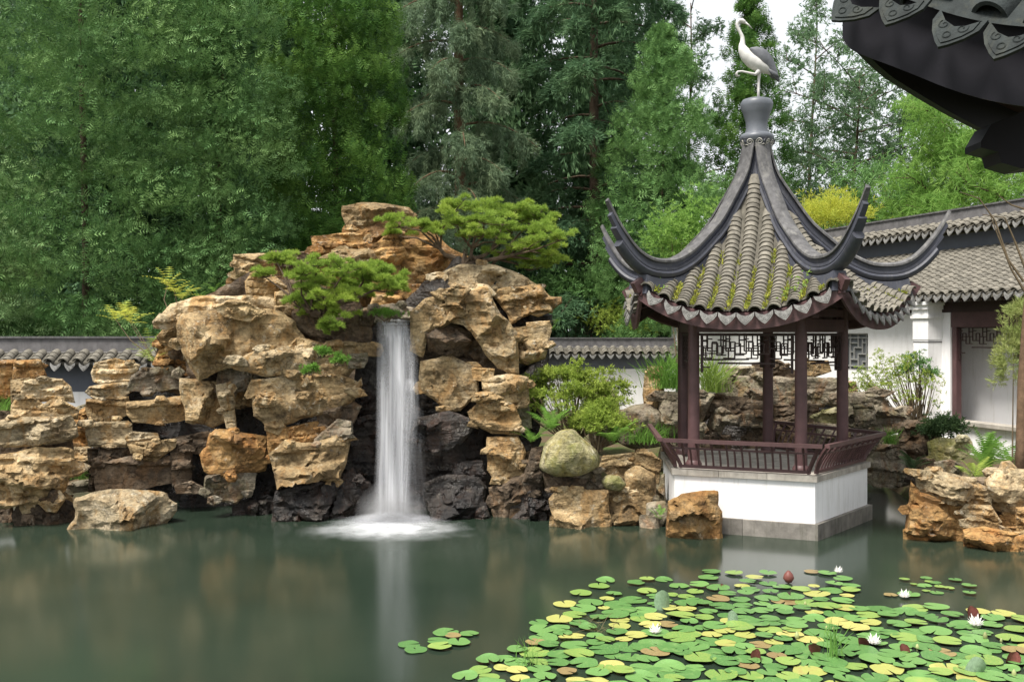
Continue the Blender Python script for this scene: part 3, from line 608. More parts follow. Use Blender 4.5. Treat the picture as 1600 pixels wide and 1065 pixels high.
# ------------------------------------------------------------------ pentagonal pavilion
PC = np.array([4.37, 17.6, 0.]); AZ0 = -4.0
def pol(r, az, z): a = math.radians(az); return PC+np.array([r*math.cos(a), r*math.sin(a), z])
AZ = [AZ0+72*i for i in range(5)]           # corners
pv = thing('pavilion', 'five sided open pavilion with upturned grey tiled roof on a white base', 'pavilion', tuple(PC))
def ring(mb, prof, ph=AZ0):
    return mb.lathe(prof, PC, 5, math.radians(ph))
ring(MB(), [(1.93, .2), (1.93, .93)]).obj('base_wall', M['white'], pv)
for i in range(5):                          # stone plinth, two blocks a side, and coping slabs
    for (r0, r1, z0, z1, nm, parts_) in ((1.86, 2.02, -.3, .26, 'plinth_block', 2), (1.55, 1.99, .925, 1.02, 'coping_slab', 3)):
        A = [pol(r0, AZ[i], 0), pol(r1, AZ[i], 0), pol(r0, AZ[i]+72, 0), pol(r1, AZ[i]+72, 0)]
        for k in range(parts_):
            f0, f1 = k/parts_+.0015, (k+1)/parts_-.0015
            q = [A[0]+(A[2]-A[0])*f0, A[1]+(A[3]-A[1])*f0, A[1]+(A[3]-A[1])*f1, A[0]+(A[2]-A[0])*f1]
            j = rnd.uniform(-.004, .004)
            V = [p+np.array([0, 0, z0]) for p in q]+[p+np.array([0, 0, z1+j]) for p in q]
            MB().add(V, [[0,3,2,1],[4,5,6,7],[0,1,5,4],[1,2,6,5],[2,3,7,6],[3,0,4,7]]).obj(nm, M['plinth' if nm == 'plinth_block' else 'stone'], pv, sum(q)/4+np.array([0, 0, z0]))
fl = MB(); fl.add([pol(1.56, a, .985) for a in AZ]+[PC+np.array([0, 0, .985])], [[i, (i+1) % 5, 5] for i in range(5)]); fl.obj('floor', M['stone'], pv)
colm = MB().lathe([(.0, 0), (.135, 0), (.14, .06), (.12, .1), (.102, .12), (.098, 1.5), (.094, 3.0)], n=18).mesh('column', M['lacquer'], sharp=40)
for a in AZ: place('column', colm, Matrix.Translation(pol(1.5, a, 1.02)), pv)
# beams and hanging lattice between the columns
LAT = []
def lat_segments(w, h):
    s = []
    n = max(3, int(round(w/.2))); cw = w/n
    for k in range(n):
        x = k*cw
        if k % 2 == 0:
            s += [((x, h), (x, h*.35)), ((x, h*.35), (x+cw, h*.35)), ((x+cw*.5, h*.35), (x+cw*.5, h*.72)), ((x+cw*.5, h*.72), (x+cw, h*.72)), ((x, h*.85), (x+cw*.5, h*.85))]
        else:
            s += [((x, h*.18), (x, h*.72)), ((x, h*.55), (x+cw, h*.55)), ((x+cw*.45, h*.55), (x+cw*.45, h)), ((x, h*.18), (x+cw, h*.18)), ((x+cw*.55, h*.18), (x+cw*.55, h*.55)), ((x+cw*.45, h*.8), (x+cw, h*.8))]
    s += [((0, h*.55), (w*.2, h*.55)), ((w, h*.35), (w*.85, h*.35))]
    return s
def lattice(w, h, th=.022, bw=.02, legs=.16):
    m = MB()
    for a, b in lat_segments(w, h): 
        if np.hypot(a[0]-b[0], a[1]-b[1]) > 1e-3: m.bar((a[0], 0, a[1]), (b[0], 0, b[1]), th if a[0] == b[0] else th, bw, (0, 1, 0))
    m.box((w/2, 0, h+.02), (w, .05, .045)); m.box((.02, 0, h/2-legs/2), (.04, .05, h+legs)); m.box((w-.02, 0, h/2-legs/2), (.04, .05, h+legs))
    m.box((.09, 0, -legs*.45), (.14, .03, .022)); m.box((w-.09, 0, -legs*.45), (.14, .03, .022)); m.box((w/2, 0, .0), (w*.62, .035, .03))
    return m
sw = 2*1.5*math.sin(math.radians(36))
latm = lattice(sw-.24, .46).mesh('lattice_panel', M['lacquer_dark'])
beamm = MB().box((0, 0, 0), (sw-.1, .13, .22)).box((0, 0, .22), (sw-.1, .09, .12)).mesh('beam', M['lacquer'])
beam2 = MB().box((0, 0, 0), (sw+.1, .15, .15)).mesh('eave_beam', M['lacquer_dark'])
def side_matrix(i, r, z):                   # x along the side, y outwards
    p, q = pol(r, AZ[i], z), pol(r, AZ[i]+72, z); ex = (q-p)/np.linalg.norm(q-p); c = (p+q)/2; ey = (c-PC)*np.array([1, 1, 0]); ey /= np.linalg.norm(ey)
    Mx = np.eye(4); Mx[:3, 0] = -ex; Mx[:3, 1] = ey; Mx[:3, 2] = np.cross(-ex, ey); Mx[:3, 3] = c; return Mx
for i in range(5):
    Mx = side_matrix(i, 1.5, 0)
    def at(x, y, z): 
        Q = Mx.copy(); Q[:3, 3] = Mx[:3, 3]+Mx[:3, 0]*x+Mx[:3, 1]*y+np.array([0, 0, z]); return Q.tolist()
    place('lattice_panel', latm, at(-(sw-.24)/2, 0, 2.79), pv)
    place('beam', beamm, at(0, 0, 3.42), pv)
    place('eave_beam', beam2, at(0, .12, 3.82), pv)
# leaning seat-back railings
if True:
    w0, w1 = 2*1.90*math.sin(math.radians(36)), 2*2.24*math.sin(math.radians(36))
    a0, a1 = 1.90*math.cos(math.radians(36)), 2.24*math.cos(math.radians(36))
    def S(v): return a0+(a1-a0)*(v**1.6), 1.045+v*.475
    def railbar(v, w, h, wd): y, z = S(v); return MB().box((0, y, z), (w, wd, h))
    wtop = w1-.1
    mt = MB().add([[sx*(wtop/2), S(1)[0]+sy*.04, S(1)[1]+sz*.03] for sx in (-1, 1) for sy in (-1, 1) for sz in (-1, 1)], [[0,1,3,2],[4,6,7,5],[0,4,5,1],[2,3,7,6],[0,2,6,4],[1,5,7,3]]).mesh('top_rail', M['lacquer'])
    mmid = railbar(.72, w0+(w1-w0)*.6-.12, .032, .035).mesh('middle_rail', M['lacquer'])
    mbot = railbar(.05, w0-.1, .05, .05).mesh('bottom_rail', M['lacquer'])
    bal = MB(); vv = np.linspace(.03, .72, 6); bal.tube([(0, S(v)[0], S(v)[1]) for v in vv], .017, 4); balm = bal.mesh('baluster', M['lacquer'])
    st = MB(); st.tube([(0, S(v)[0], S(v)[1]) for v in (.72, .85, .98)], .022, 4); stm = st.mesh('strut', M['lacquer'])
    ends = []
    for sgn in (-1, 1):
        e = MB(); e.tube([(sgn*((w0+(w1-w0)*v)/2-.10), S(v)[0], S(v)[1]) for v in np.linspace(0, 1, 6)], .034, 4); ends.append(e.mesh('end_post', M['lacquer']))
    for i in (0, 2, 3, 4):
        Mx = side_matrix(i, 0.0, 0); c = pol(0, 0, 0)
        p, q = pol(1., AZ[i], 0), pol(1., AZ[i]+72, 0); ex = (q-p)/np.linalg.norm(q-p); ey = (p+q)/2-PC; ey /= np.linalg.norm(ey)
        Mx = np.eye(4); Mx[:3, 0] = -ex; Mx[:3, 1] = ey; Mx[:3, 3] = PC
        rl = bpy.data.objects.new('railing', None); COL.objects.link(rl); rl.parent = pv; rl.location = ey*a0+np.array([0, 0, 1.02])
        place('top_rail', mt, Mx.tolist(), rl); place('middle_rail', mmid, Mx.tolist(), rl); place('bottom_rail', mbot, Mx.tolist(), rl)
        for em in ends: place('end_post', em, Mx.tolist(), rl)
        nb = 17
        for k in range(nb):
            Q = Mx.copy(); Q[:3, 3] = PC+Mx[:3, 0]*((k-(nb-1)/2)*(w0-.3)/(nb-1)); place('baluster', balm, Q.tolist(), rl)
            if k % 2 == 0: place('strut', stm, Q.tolist(), rl)
# ---- roof
ra = np.array([.18, .33, .95, 1.59, 2.0, 2.5, 2.78]); rz = np.array([6.78, 6.15, 5.25, 4.70, 4.50, 4.50, 4.66])
C36, T36 = math.cos(math.radians(36)), math.tan(math.radians(36)); AE = 2.2
def smooth_interp(x, xp, fp):
    x = np.asarray(x, float); r = 0
    for d in (-.08, -.04, 0, .04, .08): r = r+np.interp(x+d, xp, fp)
    return r/5
def zc(a): return smooth_interp(a, [.12,.25,.5,.77,1.03,1.29,1.62,1.9,2.2,2.5], [6.6,6.0,5.38,4.92,4.58,4.28,3.98,3.79,3.63,3.5])
def lift(a): return .50*np.clip((np.asarray(a)-1.0)/1.2, 0, 1.3)**1.7
def face_pt(i, c, a, dz=0):                 # c: metres along the eave from the face's middle line
    az = math.radians(AZ[i]+36); e = np.array([-math.sin(az), math.cos(az), 0]); n = np.array([math.cos(az), math.sin(az), 0])
    u = min(1.08, abs(c)/(a*T36+1e-6)); return PC+n*a+e*c+np.array([0, 0, float(zc(a)+lift(a)*u**2.4)+dz])
for i in range(5):
    m = MB(); aa = np.linspace(.14, AE-.03, 22); uu = np.linspace(-1, 1, 17)
    top_ = np.stack([np.stack([face_pt(i, u*a*T36, a) for u in uu]) for a in aa]); m.grid(top_)
    m.obj('tile_bed', M['bed'], pv, smooth=True)
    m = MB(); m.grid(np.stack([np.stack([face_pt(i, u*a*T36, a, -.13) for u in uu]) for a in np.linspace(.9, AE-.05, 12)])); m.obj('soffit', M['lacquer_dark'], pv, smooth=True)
    # curved eave board
    uu = np.linspace(-1, 1, 25); G = []
    for (a, dz) in ((AE-.02, -.035), (AE-.02, -.29), (AE-.07, -.29), (AE-.07, -.035), (AE-.02, -.035)): G.append(np.stack([face_pt(i, u*AE*T36*.995, a, 0)+np.array([0, 0, dz]) for u in uu]))
    m = MB(); m.grid(np.stack(G)); m.obj('eave_board', M['lacquer'], pv, sharp=40)
    for k in range(9):
        u = -.8+1.6*k/8; p0 = face_pt(i, u*1.25*T36, 1.25, -.17); p1 = face_pt(i, u*2.1*T36, 2.1, -.17)
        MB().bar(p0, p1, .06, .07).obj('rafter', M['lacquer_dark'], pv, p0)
# tiles
def half_pipe(R, L, th, n=8, arc=math.pi, taper=.9, down=False):
    m = MB(); a = np.linspace(-arc/2, arc/2, n+1); G = []
    for (r, y) in ((R, 0), (R*taper, L), ((R-th)*taper, L), (R-th, 0), (R, 0)):
        G.append(np.stack([r*np.sin(a), np.full(n+1, y), r*np.cos(a)-R*math.cos(arc/2)], 1))
    m.grid(np.stack(G)); return m
tilem = half_pipe(.125, .2, .02, 7, 2.5, .84).mesh('roof_tile', M['tile'], sharp=50)
def drip_mesh(w, h, name, mat):
    p = [(-w/2, .02), (-w*.49, -h*.25), (-w*.34, -h*.58), (-w*.14, -h*.86), (0, -h), (w*.14, -h*.86), (w*.34, -h*.58), (w*.49, -h*.25), (w/2, .02), (w*.25, -.03), (0, -.05), (-w*.25, -.03)]
    m = MB().prism(p, 0, .016); q = [(x*.8, (y+h*.45)*.78-h*.45) for x, y in p]; m.prism(q, -.006, 0)
    for sx in (-1, 1):
        th = np.linspace(0, 7, 16); rr = w*(.03+.016*th); m.tube(np.stack([sx*(w*.19+rr*np.cos(th)*.8), np.full(16, -.007), -h*.33+rr*np.sin(th)*.8], 1), w*.014, 4)
    th = np.linspace(0, 6.28, 12); m.tube(np.stack([w*.07*np.cos(th), np.full(12, -.007), -h*.62+w*.07*np.sin(th)], 1), w*.016, 4)
    return m.mesh(name, mat)
dripm = drip_mesh(.275, .2, 'drip_tile', M['drip'])
def frame(p, down, across):
    d = down/np.linalg.norm(down); x = across-d*(across@d); x /= np.linalg.norm(x); z = np.cross(x, -d); z = z if z[2] > 0 else -z
    Q = np.eye(4); Q[:3, 0] = np.cross(-d, z); Q[:3, 1] = -d; Q[:3, 2] = z; Q[:3, 3] = p; return Q
tV = np.zeros(len(tilem.vertices)*3, np.float32); tilem.vertices.foreach_get('co', tV); tV = tV.reshape(-1, 3)
tF = np.array([list(p.vertices) for p in tilem.polygons])
stuffm = MB(); ntile = 0; SP = .287
MOSS = []
for i in (3, 4, 2, 0, 1):
    az = math.radians(AZ[i]+36); e = np.array([-math.sin(az), math.cos(az), 0])
    for k in range(-5, 6):
        c = k*SP; amin = max(.3, (abs(c)+.12)/T36*.98); 
        if amin > AE-.1: continue
        a = AE+.06
        first = True
        while a > amin:
            p = face_pt(i, c, a, .035); p2 = face_pt(i, c, a-.1, .035); pe = face_pt(i, c+.05, a, .035)-face_pt(i, c-.05, a, .035)
            tdir = p-p2; Q = frame(p+np.random.RandomState(ntile).uniform(-.004, .004, 3), tdir, pe)
            Q[:3, 1] = Q[:3, 1]*1.0; tl = Q[:3, :3]@np.array([0, 0, .0])
            # tip each tile a little so the lower lip stands proud
            ca, sa = math.cos(.13), math.sin(.13); Rx = np.eye(4); Rx[1:3, 1:3] = [[ca, sa], [-sa, ca]]; Q = Q@Rx
            if ntile < 296 and i in (3, 4): place('roof_tile', tilem, Q.tolist(), pv)
            else: stuffm.add(tV@Q[:3, :3].T+Q[:3, 3], tF)
            ntile += 1; a -= .1*abs((tdir/np.linalg.norm(tdir))@np.array([math.cos(az), math.sin(az), 0]))
    for k in range(-6, 6):
        c = (k+.5)*SP
        if abs(c) > AE*T36-.04: continue
        p = face_pt(i, c, AE+.05, .0); pe = face_pt(i, c+.05, AE, 0)-face_pt(i, c-.05, AE, 0); n = np.array([math.cos(az), math.sin(az), 0])
        x = pe/np.linalg.norm(pe); yv = -n*.93+np.array([0, 0, -.36])*0; y = -n; y = y-x*(x@y); y /= np.linalg.norm(y); z = np.cross(x, y)
        if z[2] < 0: x = -x; z = np.cross(x, y)
        Q = np.eye(4); Q[:3, 0] = x; Q[:3, 1] = y; Q[:3, 2] = z; Q[:3, 3] = p; ca, sa = math.cos(-.35), math.sin(-.35); Rx = np.eye(4); Rx[1:3, 1:3] = [[ca, -sa], [sa, ca]]
        place('drip_tile', dripm, (Q@Rx).tolist(), pv)
        for a in np.arange(max(1.0, abs(c)/T36+.25), AE-.02, .03): MOSS.append((i, c, a))
        for a in np.arange(max(.5, abs(c)/T36+.15), AE, .2):      # pan tiles in the channels
            p = face_pt(i, c, a, .012); p2 = face_pt(i, c, a-.1, .012); Q = frame(p, p-p2, x); V = tV*np.array([.9, 1.2, -.35])+np.array([0, 0, -.012]); stuffm.add(V@Q[:3, :3].T+Q[:3, 3], tF[:, ::-1])
o = tag(stuffm.obj('roof_tiles', M['tile'], pv, sharp=50), kind='stuff')
# ridges: swept layers along the corner curves, rising into horns
rt_r = np.concatenate([ra, [2.98, 3.18, 3.36]]); rt_z = np.concatenate([rz, [4.88, 5.14, 5.46]])
rs = np.linspace(0, 1, 60); L = np.concatenate([[0], np.cumsum(np.hypot(np.diff(rt_r), np.diff(rt_z)))]); 
cr_ = smooth_interp(rs*L[-1], L, rt_r); cz_ = smooth_interp(rs*L[-1], L, rt_z)
for _ in range(4):
    cr_[1:-1] = .5*cr_[1:-1]+.25*(cr_[:-2]+cr_[2:]); cz_[1:-1] = .5*cz_[1:-1]+.25*(cz_[:-2]+cz_[2:])
def sweep(az, prof, t0, t1, taper=0.):       # prof: closed (side, up) loop relative to the ridge top line
    a = math.radians(az); n = np.array([math.cos(a), math.sin(a), 0]); sd = np.array([-math.sin(a), math.cos(a), 0]); m = MB(); G = []
    ts = np.linspace(t0, t1, max(4, int(50*(t1-t0))))
    r = np.interp(ts, rs, cr_); z = np.interp(ts, rs, cz_); tr = np.gradient(r); tz = np.gradient(z); l = np.hypot(tr, tz); tr /= l; tz /= l
    for k in range(len(ts)):
        up = n*(-tz[k])+np.array([0, 0, tr[k]]); up = .6*up+.4*np.array([0, 0, 1]); f = 1-taper*max(0, (ts[k]-.72)/.28)
        G.append(np.stack([PC+n*r[k]+np.array([0, 0, z[k]])+sd*s*f+up*u for s, u in prof]))
    G = np.stack(G); m.grid(G, True); nn = len(prof); tri = np.array(ear([(s, u) for s, u in prof]))
    m.T.append(tri[:, ::-1]); m.T.append(tri+(len(ts)-1)*nn); return m
WR = 1.28
P_cap = [(-.105, -.035), (.105, -.035), (.105, .0), (.07, .03), (0, .04), (-.07, .03), (-.105, .0)]
P_nek = [(-.06, -.12), (.06, -.12), (.06, -.035), (-.06, -.035)]
P_mid = [(-.09, -.165), (.09, -.165), (.09, -.12), (-.09, -.12)]
P_rol = [(-.055, -.30), (.055, -.30), (.095, -.26), (.105, -.215), (.08, -.165), (-.08, -.165), (-.105, -.215), (-.095, -.26)]
P_bot = [(-.12, -.62), (.12, -.62), (.085, -.30), (-.085, -.30)]
P_cap, P_nek, P_mid, P_rol, P_bot = [[(a*WR, b) for a, b in p] for p in (P_cap, P_nek, P_mid, P_rol, P_bot)]
for az in AZ:
    rd = bpy.data.objects.new('hip_ridge', None); COL.objects.link(rd); rd.parent = pv; rd.location = pol(.2, az, 6.7)-PC
    sweep(az, P_cap, .02, 1., .72).obj('ridge_cap', M['ridgetop'], rd, pol(.2, az, 6.7), sharp=40)
    sweep(az, P_nek, .02, .955, .5).obj('ridge_neck', M['ridge'], rd, pol(.2, az, 6.7), sharp=40)
    sweep(az, P_mid, .02, .915, .5).obj('ridge_moulding', M['ridge'], rd, pol(.2, az, 6.7), sharp=40)
    sweep(az, P_rol, .03, .87, .45).obj('ridge_roll', M['ridge'], rd, pol(.2, az, 6.7), sharp=40)
    sweep(az, P_bot, .03, .745).obj('ridge_skirt', M['ridge'], rd, pol(.2, az, 6.7), sharp=40)
    # corner beam under the horn
    p0 = pol(1.5, az, 3.74); p1 = pol(2.3, az, 3.82); p2 = pol(2.66, az, 4.0); p3 = pol(2.76, az, 4.16)
    h = MB(); h.bar(p0, p1, .12, .18); h.bar(p1, p2, .11, .2); h.bar(p2, p3, .1, .2); h.bar(p0-np.array([0, 0, .14]), pol(1.95, az, 3.62), .12, .16); h.obj('hip_rafter', M['lacquer'], pv, p0)
# moss and small weeds in the tile channels
def scatter(tv, tf, P, D, S, rs_, mb, up=None):
    k = len(P); D = D/(np.linalg.norm(D, axis=1)[:, None]+1e-9); rv = rs_.normal(size=(k, 3)) if up is None else up+rs_.normal(size=(k, 3))*.25
    N = rv-D*(rv*D).sum(1)[:, None]; N /= np.linalg.norm(N, axis=1)[:, None]+1e-9; Bv = np.cross(N, D)
    R = np.stack([D, Bv, N], 2)*S[:, None, None]; V = np.einsum('kij,nj->kni', R, tv)+P[:, None, :]
    n = len(tv); Fa = (tf[None]+(np.arange(k)*n)[:, None, None]).reshape(-1, tf.shape[1]); mb.add(V.reshape(-1, 3), Fa)
LEAF2 = (np.array([[0,0,0],[.5,.22,.05],[1,0,0],[.5,-.22,.05]]), np.array([[0,1,2],[0,2,3]]))
M['moss_leaf'] = m_leaf('roof_moss', (.24,.25,.04), (.36,.36,.06), (.12,.2,.03), .2, 6)
R_ = np.random.RandomState(3); ms = MB(); Pm = []
for (i, c, a) in MOSS:
    d = R_.rand()
    w = min(1, (a/AE)**1.6*(1.5 if i in (3,) else .6))*(.25+.75*(abs(math.sin(c*7+a*5+i)) > .3))
    if d < w:
        for _ in range(13): Pm.append(face_pt(i, c+R_.normal()*.045, a+R_.uniform(-.03, .03), .03))
Pm = np.array(Pm); scatter(*LEAF2, Pm, R_.normal(size=Pm.shape)*[1, 1, .3]+[0, 0, .9], R_.uniform(.025, .075, len(Pm)), R_, ms)
tag(ms.obj('roof_moss', M['moss_leaf'], pv), kind='stuff')
# finial
fin = MB().lathe([(.0, 6.70), (.27, 6.70), (.3, 6.76), (.3, 6.80), (.26, 6.84), (.21, 6.86), (.185, 6.95), (.195, 7.06), (.24, 7.21), (.285, 7.33), (.282, 7.40), (.25, 7.45), (.17, 7.475), (0, 7.48)], PC, 28)
fin.obj('finial', M['iron'], pv, PC+np.array([0, 0, 6.7]), sharp=50)
for i in range(5):
    az = math.radians(AZ[i]+36); n = np.array([math.cos(az), math.sin(az), -.45]); n /= np.linalg.norm(n); x = np.array([-math.sin(az), math.cos(az), 0]); z = np.cross(x, -n)
    if z[2] < 0: x = -x; z = np.cross(x, -n)
    Q = np.eye(4); Q[:3, 0] = x; Q[:3, 1] = -n; Q[:3, 2] = z; Q[:3, 3] = PC+np.array([math.cos(az)*.275, math.sin(az)*.275, 6.74])
    m = MB().prism([(-.19, .0), (-.2, -.08), (-.12, -.15), (0, -.17), (.12, -.15), (.2, -.08), (.19, .0)], 0, .02); pl = m.mesh('collar_plate', M['ridge']); cp = place('collar_plate', pl, Q.tolist(), pv)
    sc_ = MB()
    for sx in (-1, 1):
        th = np.linspace(0, 9.5, 26); r = .012+.0052*th; sc_.tube(np.stack([sx*(.085+r*np.cos(th)), np.full(26, -.004), -.075+r*np.sin(th)], 1), .008, 4)
    sc_.tube([(-.16, -.003, -.12), (-.08, -.003, -.145), (0, -.003, -.15), (.08, -.003, -.145), (.16, -.003, -.12)], .007, 4)
    s_ = bpy.data.objects.new('scroll_relief', sc_.mesh('scroll_relief', M['line'])); COL.objects.link(s_); s_.parent = cp
# weeds rooted in the tiles near the right corner
wd_ = MB(); Pw = []
for (c_, a_, n_) in ((.9, 2.0, 26), (1.0, 1.75, 20), (.75, 2.1, 16), (-1.2, 2.05, 10)):
    b0 = face_pt(3, c_, a_, .05)
    for _ in range(n_): Pw.append(b0+R_.normal(size=3)*[.06, .06, .05]+[0, 0, R_.uniform(0, .22)])
Pw = np.array(Pw); scatter(*LEAF2, Pw, R_.normal(size=Pw.shape)+[0, 0, .2], R_.uniform(.04, .09, len(Pw)), R_, wd_)
tag(wd_.obj('roof_weeds', m_leaf('roof_weed', (.16,.27,.05), (.28,.4,.08), None, .35), pv), kind='stuff')
# ------------------------------------------------------------------ crane on the finial
CRo = px(920+885*.3004, 157, 17.6); CRo[1] = 17.6; CRo[2] = 7.45; u_ = .3004*17.6/F
ck = thing('crane_statue', 'white and grey crane statue standing on one leg atop the pavilion finial', 'statue', tuple(CRo))
def cp_(x, y, d=0): return CRo+np.array([(x-885)*u_, d*u_, (522-y)*u_])
pth = [(785,107,8),(777,112,12),(771,128,10),(777,150,9),(789,172,9.5),(799,195,11),(800,218,14),(797,240,20),(803,262,29),(820,290,37),(850,318,42),(885,338,42),(915,352,36),(940,368,25),(958,385,13),(966,393,4)]
pp = np.array(pth, float); tt = np.linspace(0, 1, 46); pi_ = np.stack([smooth_interp(tt*(len(pp)-1), np.arange(len(pp)), pp[:, k]) for k in range(3)], 1)
body = MB(); body.tube([cp_(a, b) for a, b, _ in pi_], pi_[:, 2]*u_*.92, 12); body.obj('body', M['cranew'], ck, CRo, smooth=True)
hd = MB().tube([cp_(776,118), cp_(785,108), cp_(797,109), cp_(808,116), cp_(815,122)], [.03*.9, .05*.9, .05*.85, .035, .02], 10); hd.obj('head', M['cranew'], ck, CRo, smooth=True)
bkk = MB().tube([cp_(808,115), cp_(830,131), cp_(852,152)], [.026, .015, .004], 8); bkk.obj('beak', M['cranew'], ck, CRo, smooth=True)
for sgn in (-1, 1):
    m = MB(); G = []
    for s in np.linspace(0, 1, 14):
        cx_, cy_ = np.interp(s, [0, .3, .6, 1], [832, 885, 935, 990]), np.interp(s, [0, .3, .6, 1], [262, 285, 325, 425]); w = np.interp(s, [0, .15, .5, .8, 1], [6, 24, 32, 26, 3]); row = []
        for v in np.linspace(-1, 1, 7): row.append(cp_(cx_-w*.35*v*0.8, cy_+w*v*.9, sgn*(np.interp(s, [0, .4, 1], [26, 40, 8])+(1-v*v)*6)))
        G.append(np.stack(row))
    G = np.stack(G); m.grid(G); G2 = G.copy(); G2[..., 1] -= sgn*.03; m.grid(G2); m.obj('wing', M['craned'], ck, CRo, smooth=True)
    # feather rows along the wing
tl = MB(); 
for k in range(5): tl.tube([cp_(930, 365, (k-2)*9), cp_(965, 395, (k-2)*10), cp_(988-k*3, 425+abs(k-2)*-8, (k-2)*8)], [.03, .04, .006], 6)
tl.obj('tail', M['craned'], ck, CRo, smooth=True)
MB().tube([cp_(890,345), cp_(887,380), cp_(884,420), cp_(883,470), cp_(882,523)], [.06, .035, .025, .023, .026], 8).obj('leg', M['cranew'], ck, CRo, smooth=True)
MB().tube([cp_(880,372,-14), cp_(862,392,-14), cp_(825,383,-14), cp_(793,376,-14), cp_(772,378,-14), cp_(765,390,-14)], [.05, .03, .02, .018, .02, .022], 8).obj('leg', M['cranew'], ck, CRo, smooth=True)
ft = MB()
for dd in (-8, 0, 8): ft.tube([cp_(772,378,-14), cp_(764,386,-14+dd), cp_(768,402,-14+dd), cp_(782,398,-14+dd)], [.018, .017, .014, .006], 6)
for dx in (-22, 0, 22): ft.tube([cp_(882,516), cp_(882+dx*.6, 519, -8-abs(dx)*.2+8*(dx == 0)), cp_(882+dx, 522, -16)], [.02, .016, .008], 6)
ft.obj('toes', M['cranew'], ck, CRo, smooth=True)
# ------------------------------------------------------------------ tiled wall copings and the gallery
wtile = half_pipe(.105, .2, .02, 7, 2.7).mesh('roof_tile', M['tile'], sharp=50)
wdrip = drip_mesh(.22, .17, 'drip_tile', M['drip'])
def basis(e, down, p, tip=.09):
    e = np.array(e, float); e /= np.linalg.norm(e); d = np.array(down, float); d /= np.linalg.norm(d); z = np.cross(e, -d)
    if z[2] < 0: e = -e; z = np.cross(e, -d)
    Q = np.eye(4); Q[:3, 0] = e; Q[:3, 1] = -d; Q[:3, 2] = z; Q[:3, 3] = p
    ca, sa = math.cos(tip), math.sin(tip); Rx = np.eye(4); Rx[1:3, 1:3] = [[ca, sa], [-sa, ca]]; return (Q@Rx)
def coping(par, A, Bp, ztop, out, s0=0., rows=3, sp=.3, hband=.3, both=True, vis=None):
    # A, Bp: plan end points of the wall's centre line; out: unit normal of the side in view
    A = np.array([A[0], A[1], 0.]); Bp = np.array([Bp[0], Bp[1], 0.]); L = np.linalg.norm(Bp-A); e = (Bp-A)/L; out = np.array([out[0], out[1], 0.]); out /= np.linalg.norm(out)
    ang = math.atan2(e[1], e[0]); Rz = np.array([[math.cos(ang), -math.sin(ang), 0], [math.sin(ang), math.cos(ang), 0], [0, 0, 1]]); mid = (A+Bp)/2
    r = MB(); r.box(mid+[0, 0, ztop-hband/2], (L, .2, hband), Rz); r.obj('coping_ridge', M['coping'], par, mid+[0, 0, ztop-hband])
    MB().box(mid+[0, 0, ztop+.02], (L+.02, .27, .04), Rz).obj('coping_cap', M['ridgetop'], par, mid+[0, 0, ztop])
    MB().box(mid+[0, 0, ztop-hband-.0], (L+.01, .215, .012), Rz).obj('coping_line', M['line'], par, mid+[0, 0, ztop-hband])
    zs = ztop-hband-.03; bed = MB()
    for sg in (1, -1):
        o_ = out*sg; bed.add([A+o_*.08+[0, 0, zs+.02], Bp+o_*.08+[0, 0, zs+.02], Bp+o_*.46+[0, 0, zs-.17], A+o_*.46+[0, 0, zs-.17], A+o_*.46+[0, 0, zs-.22], Bp+o_*.46+[0, 0, zs-.22], Bp+o_*.08+[0, 0, zs-.22], A+o_*.08+[0, 0, zs-.22]], [[0,1,2,3],[3,2,5,4],[4,5,6,7]])
    bed.obj('tile_bed', M['bed'], par)
    n = int(L/sp); dn = out*.38+np.array([0, 0, -.19])
    for k in range(n):
        s = (k+.5)*sp
        if vis and not (vis[0] < s < vis[1]): continue
        for j in range(rows):
            p = A+e*s+out*(.50-.125*j)+[0, 0, zs-.155+.0625*j+rnd.uniform(-.004, .004)]
            place('roof_tile', wtile, basis(e, dn, p).tolist(), par)
        p = A+e*(s+sp/2)+out*.50+[0, 0, zs-.19]; place('drip_tile', wdrip, basis(e, out*.1+np.array([0, 0, -1.]), p+np.array([0, 0, .0]), 0).tolist() if False else dripM(e, out, p), par)
def dripM(e, out, p, lean=-.3):
    x = np.array(e, float); y = -np.array(out, float); z = np.cross(x, y)
    if z[2] < 0: x = -x; z = np.cross(x, y)
    Q = np.eye(4); Q[:3, 0] = x; Q[:3, 1] = y; Q[:3, 2] = z; Q[:3, 3] = p; ca, sa = math.cos(lean), math.sin(lean); Rx = np.eye(4); Rx[1:3, 1:3] = [[ca, -sa], [sa, ca]]; return (Q@Rx).tolist()
def boxwall(par, A, Bp, z0, z1, th, mat, nm='wall'):
    A = np.array([A[0], A[1], 0.]); Bp = np.array([Bp[0], Bp[1], 0.]); L = np.linalg.norm(Bp-A); e = (Bp-A)/L; ang = math.atan2(e[1], e[0]); Rz = np.array([[math.cos(ang), -math.sin(ang), 0], [math.sin(ang), math.cos(ang), 0], [0, 0, 1]])
    return MB().box((A+Bp)/2+[0, 0, (z0+z1)/2], (L, th, z1-z0), Rz).obj(nm, mat, par, (A+Bp)/2+[0, 0, z0])
gw = thing('garden_wall', 'white garden wall with grey tiled coping behind the rock pile', 'garden wall', (-10, 21, 0))
boxwall(gw, (-17, 21), (-5.2, 21), .2, 2.05, .26, M['white']); boxwall(gw, (-17, 21), (-5.2, 21), 2.05, 2.62, .262, M['greywall'], 'grey_band')
coping(gw, (-17, 21), (-5.2, 21), 3.18, (0, -1), hband=.30, sp=.3)
g2 = thing('garden_wall', 'white garden wall with grey tiled coping behind the azalea bush', 'garden wall', (3, 33.5, 0))
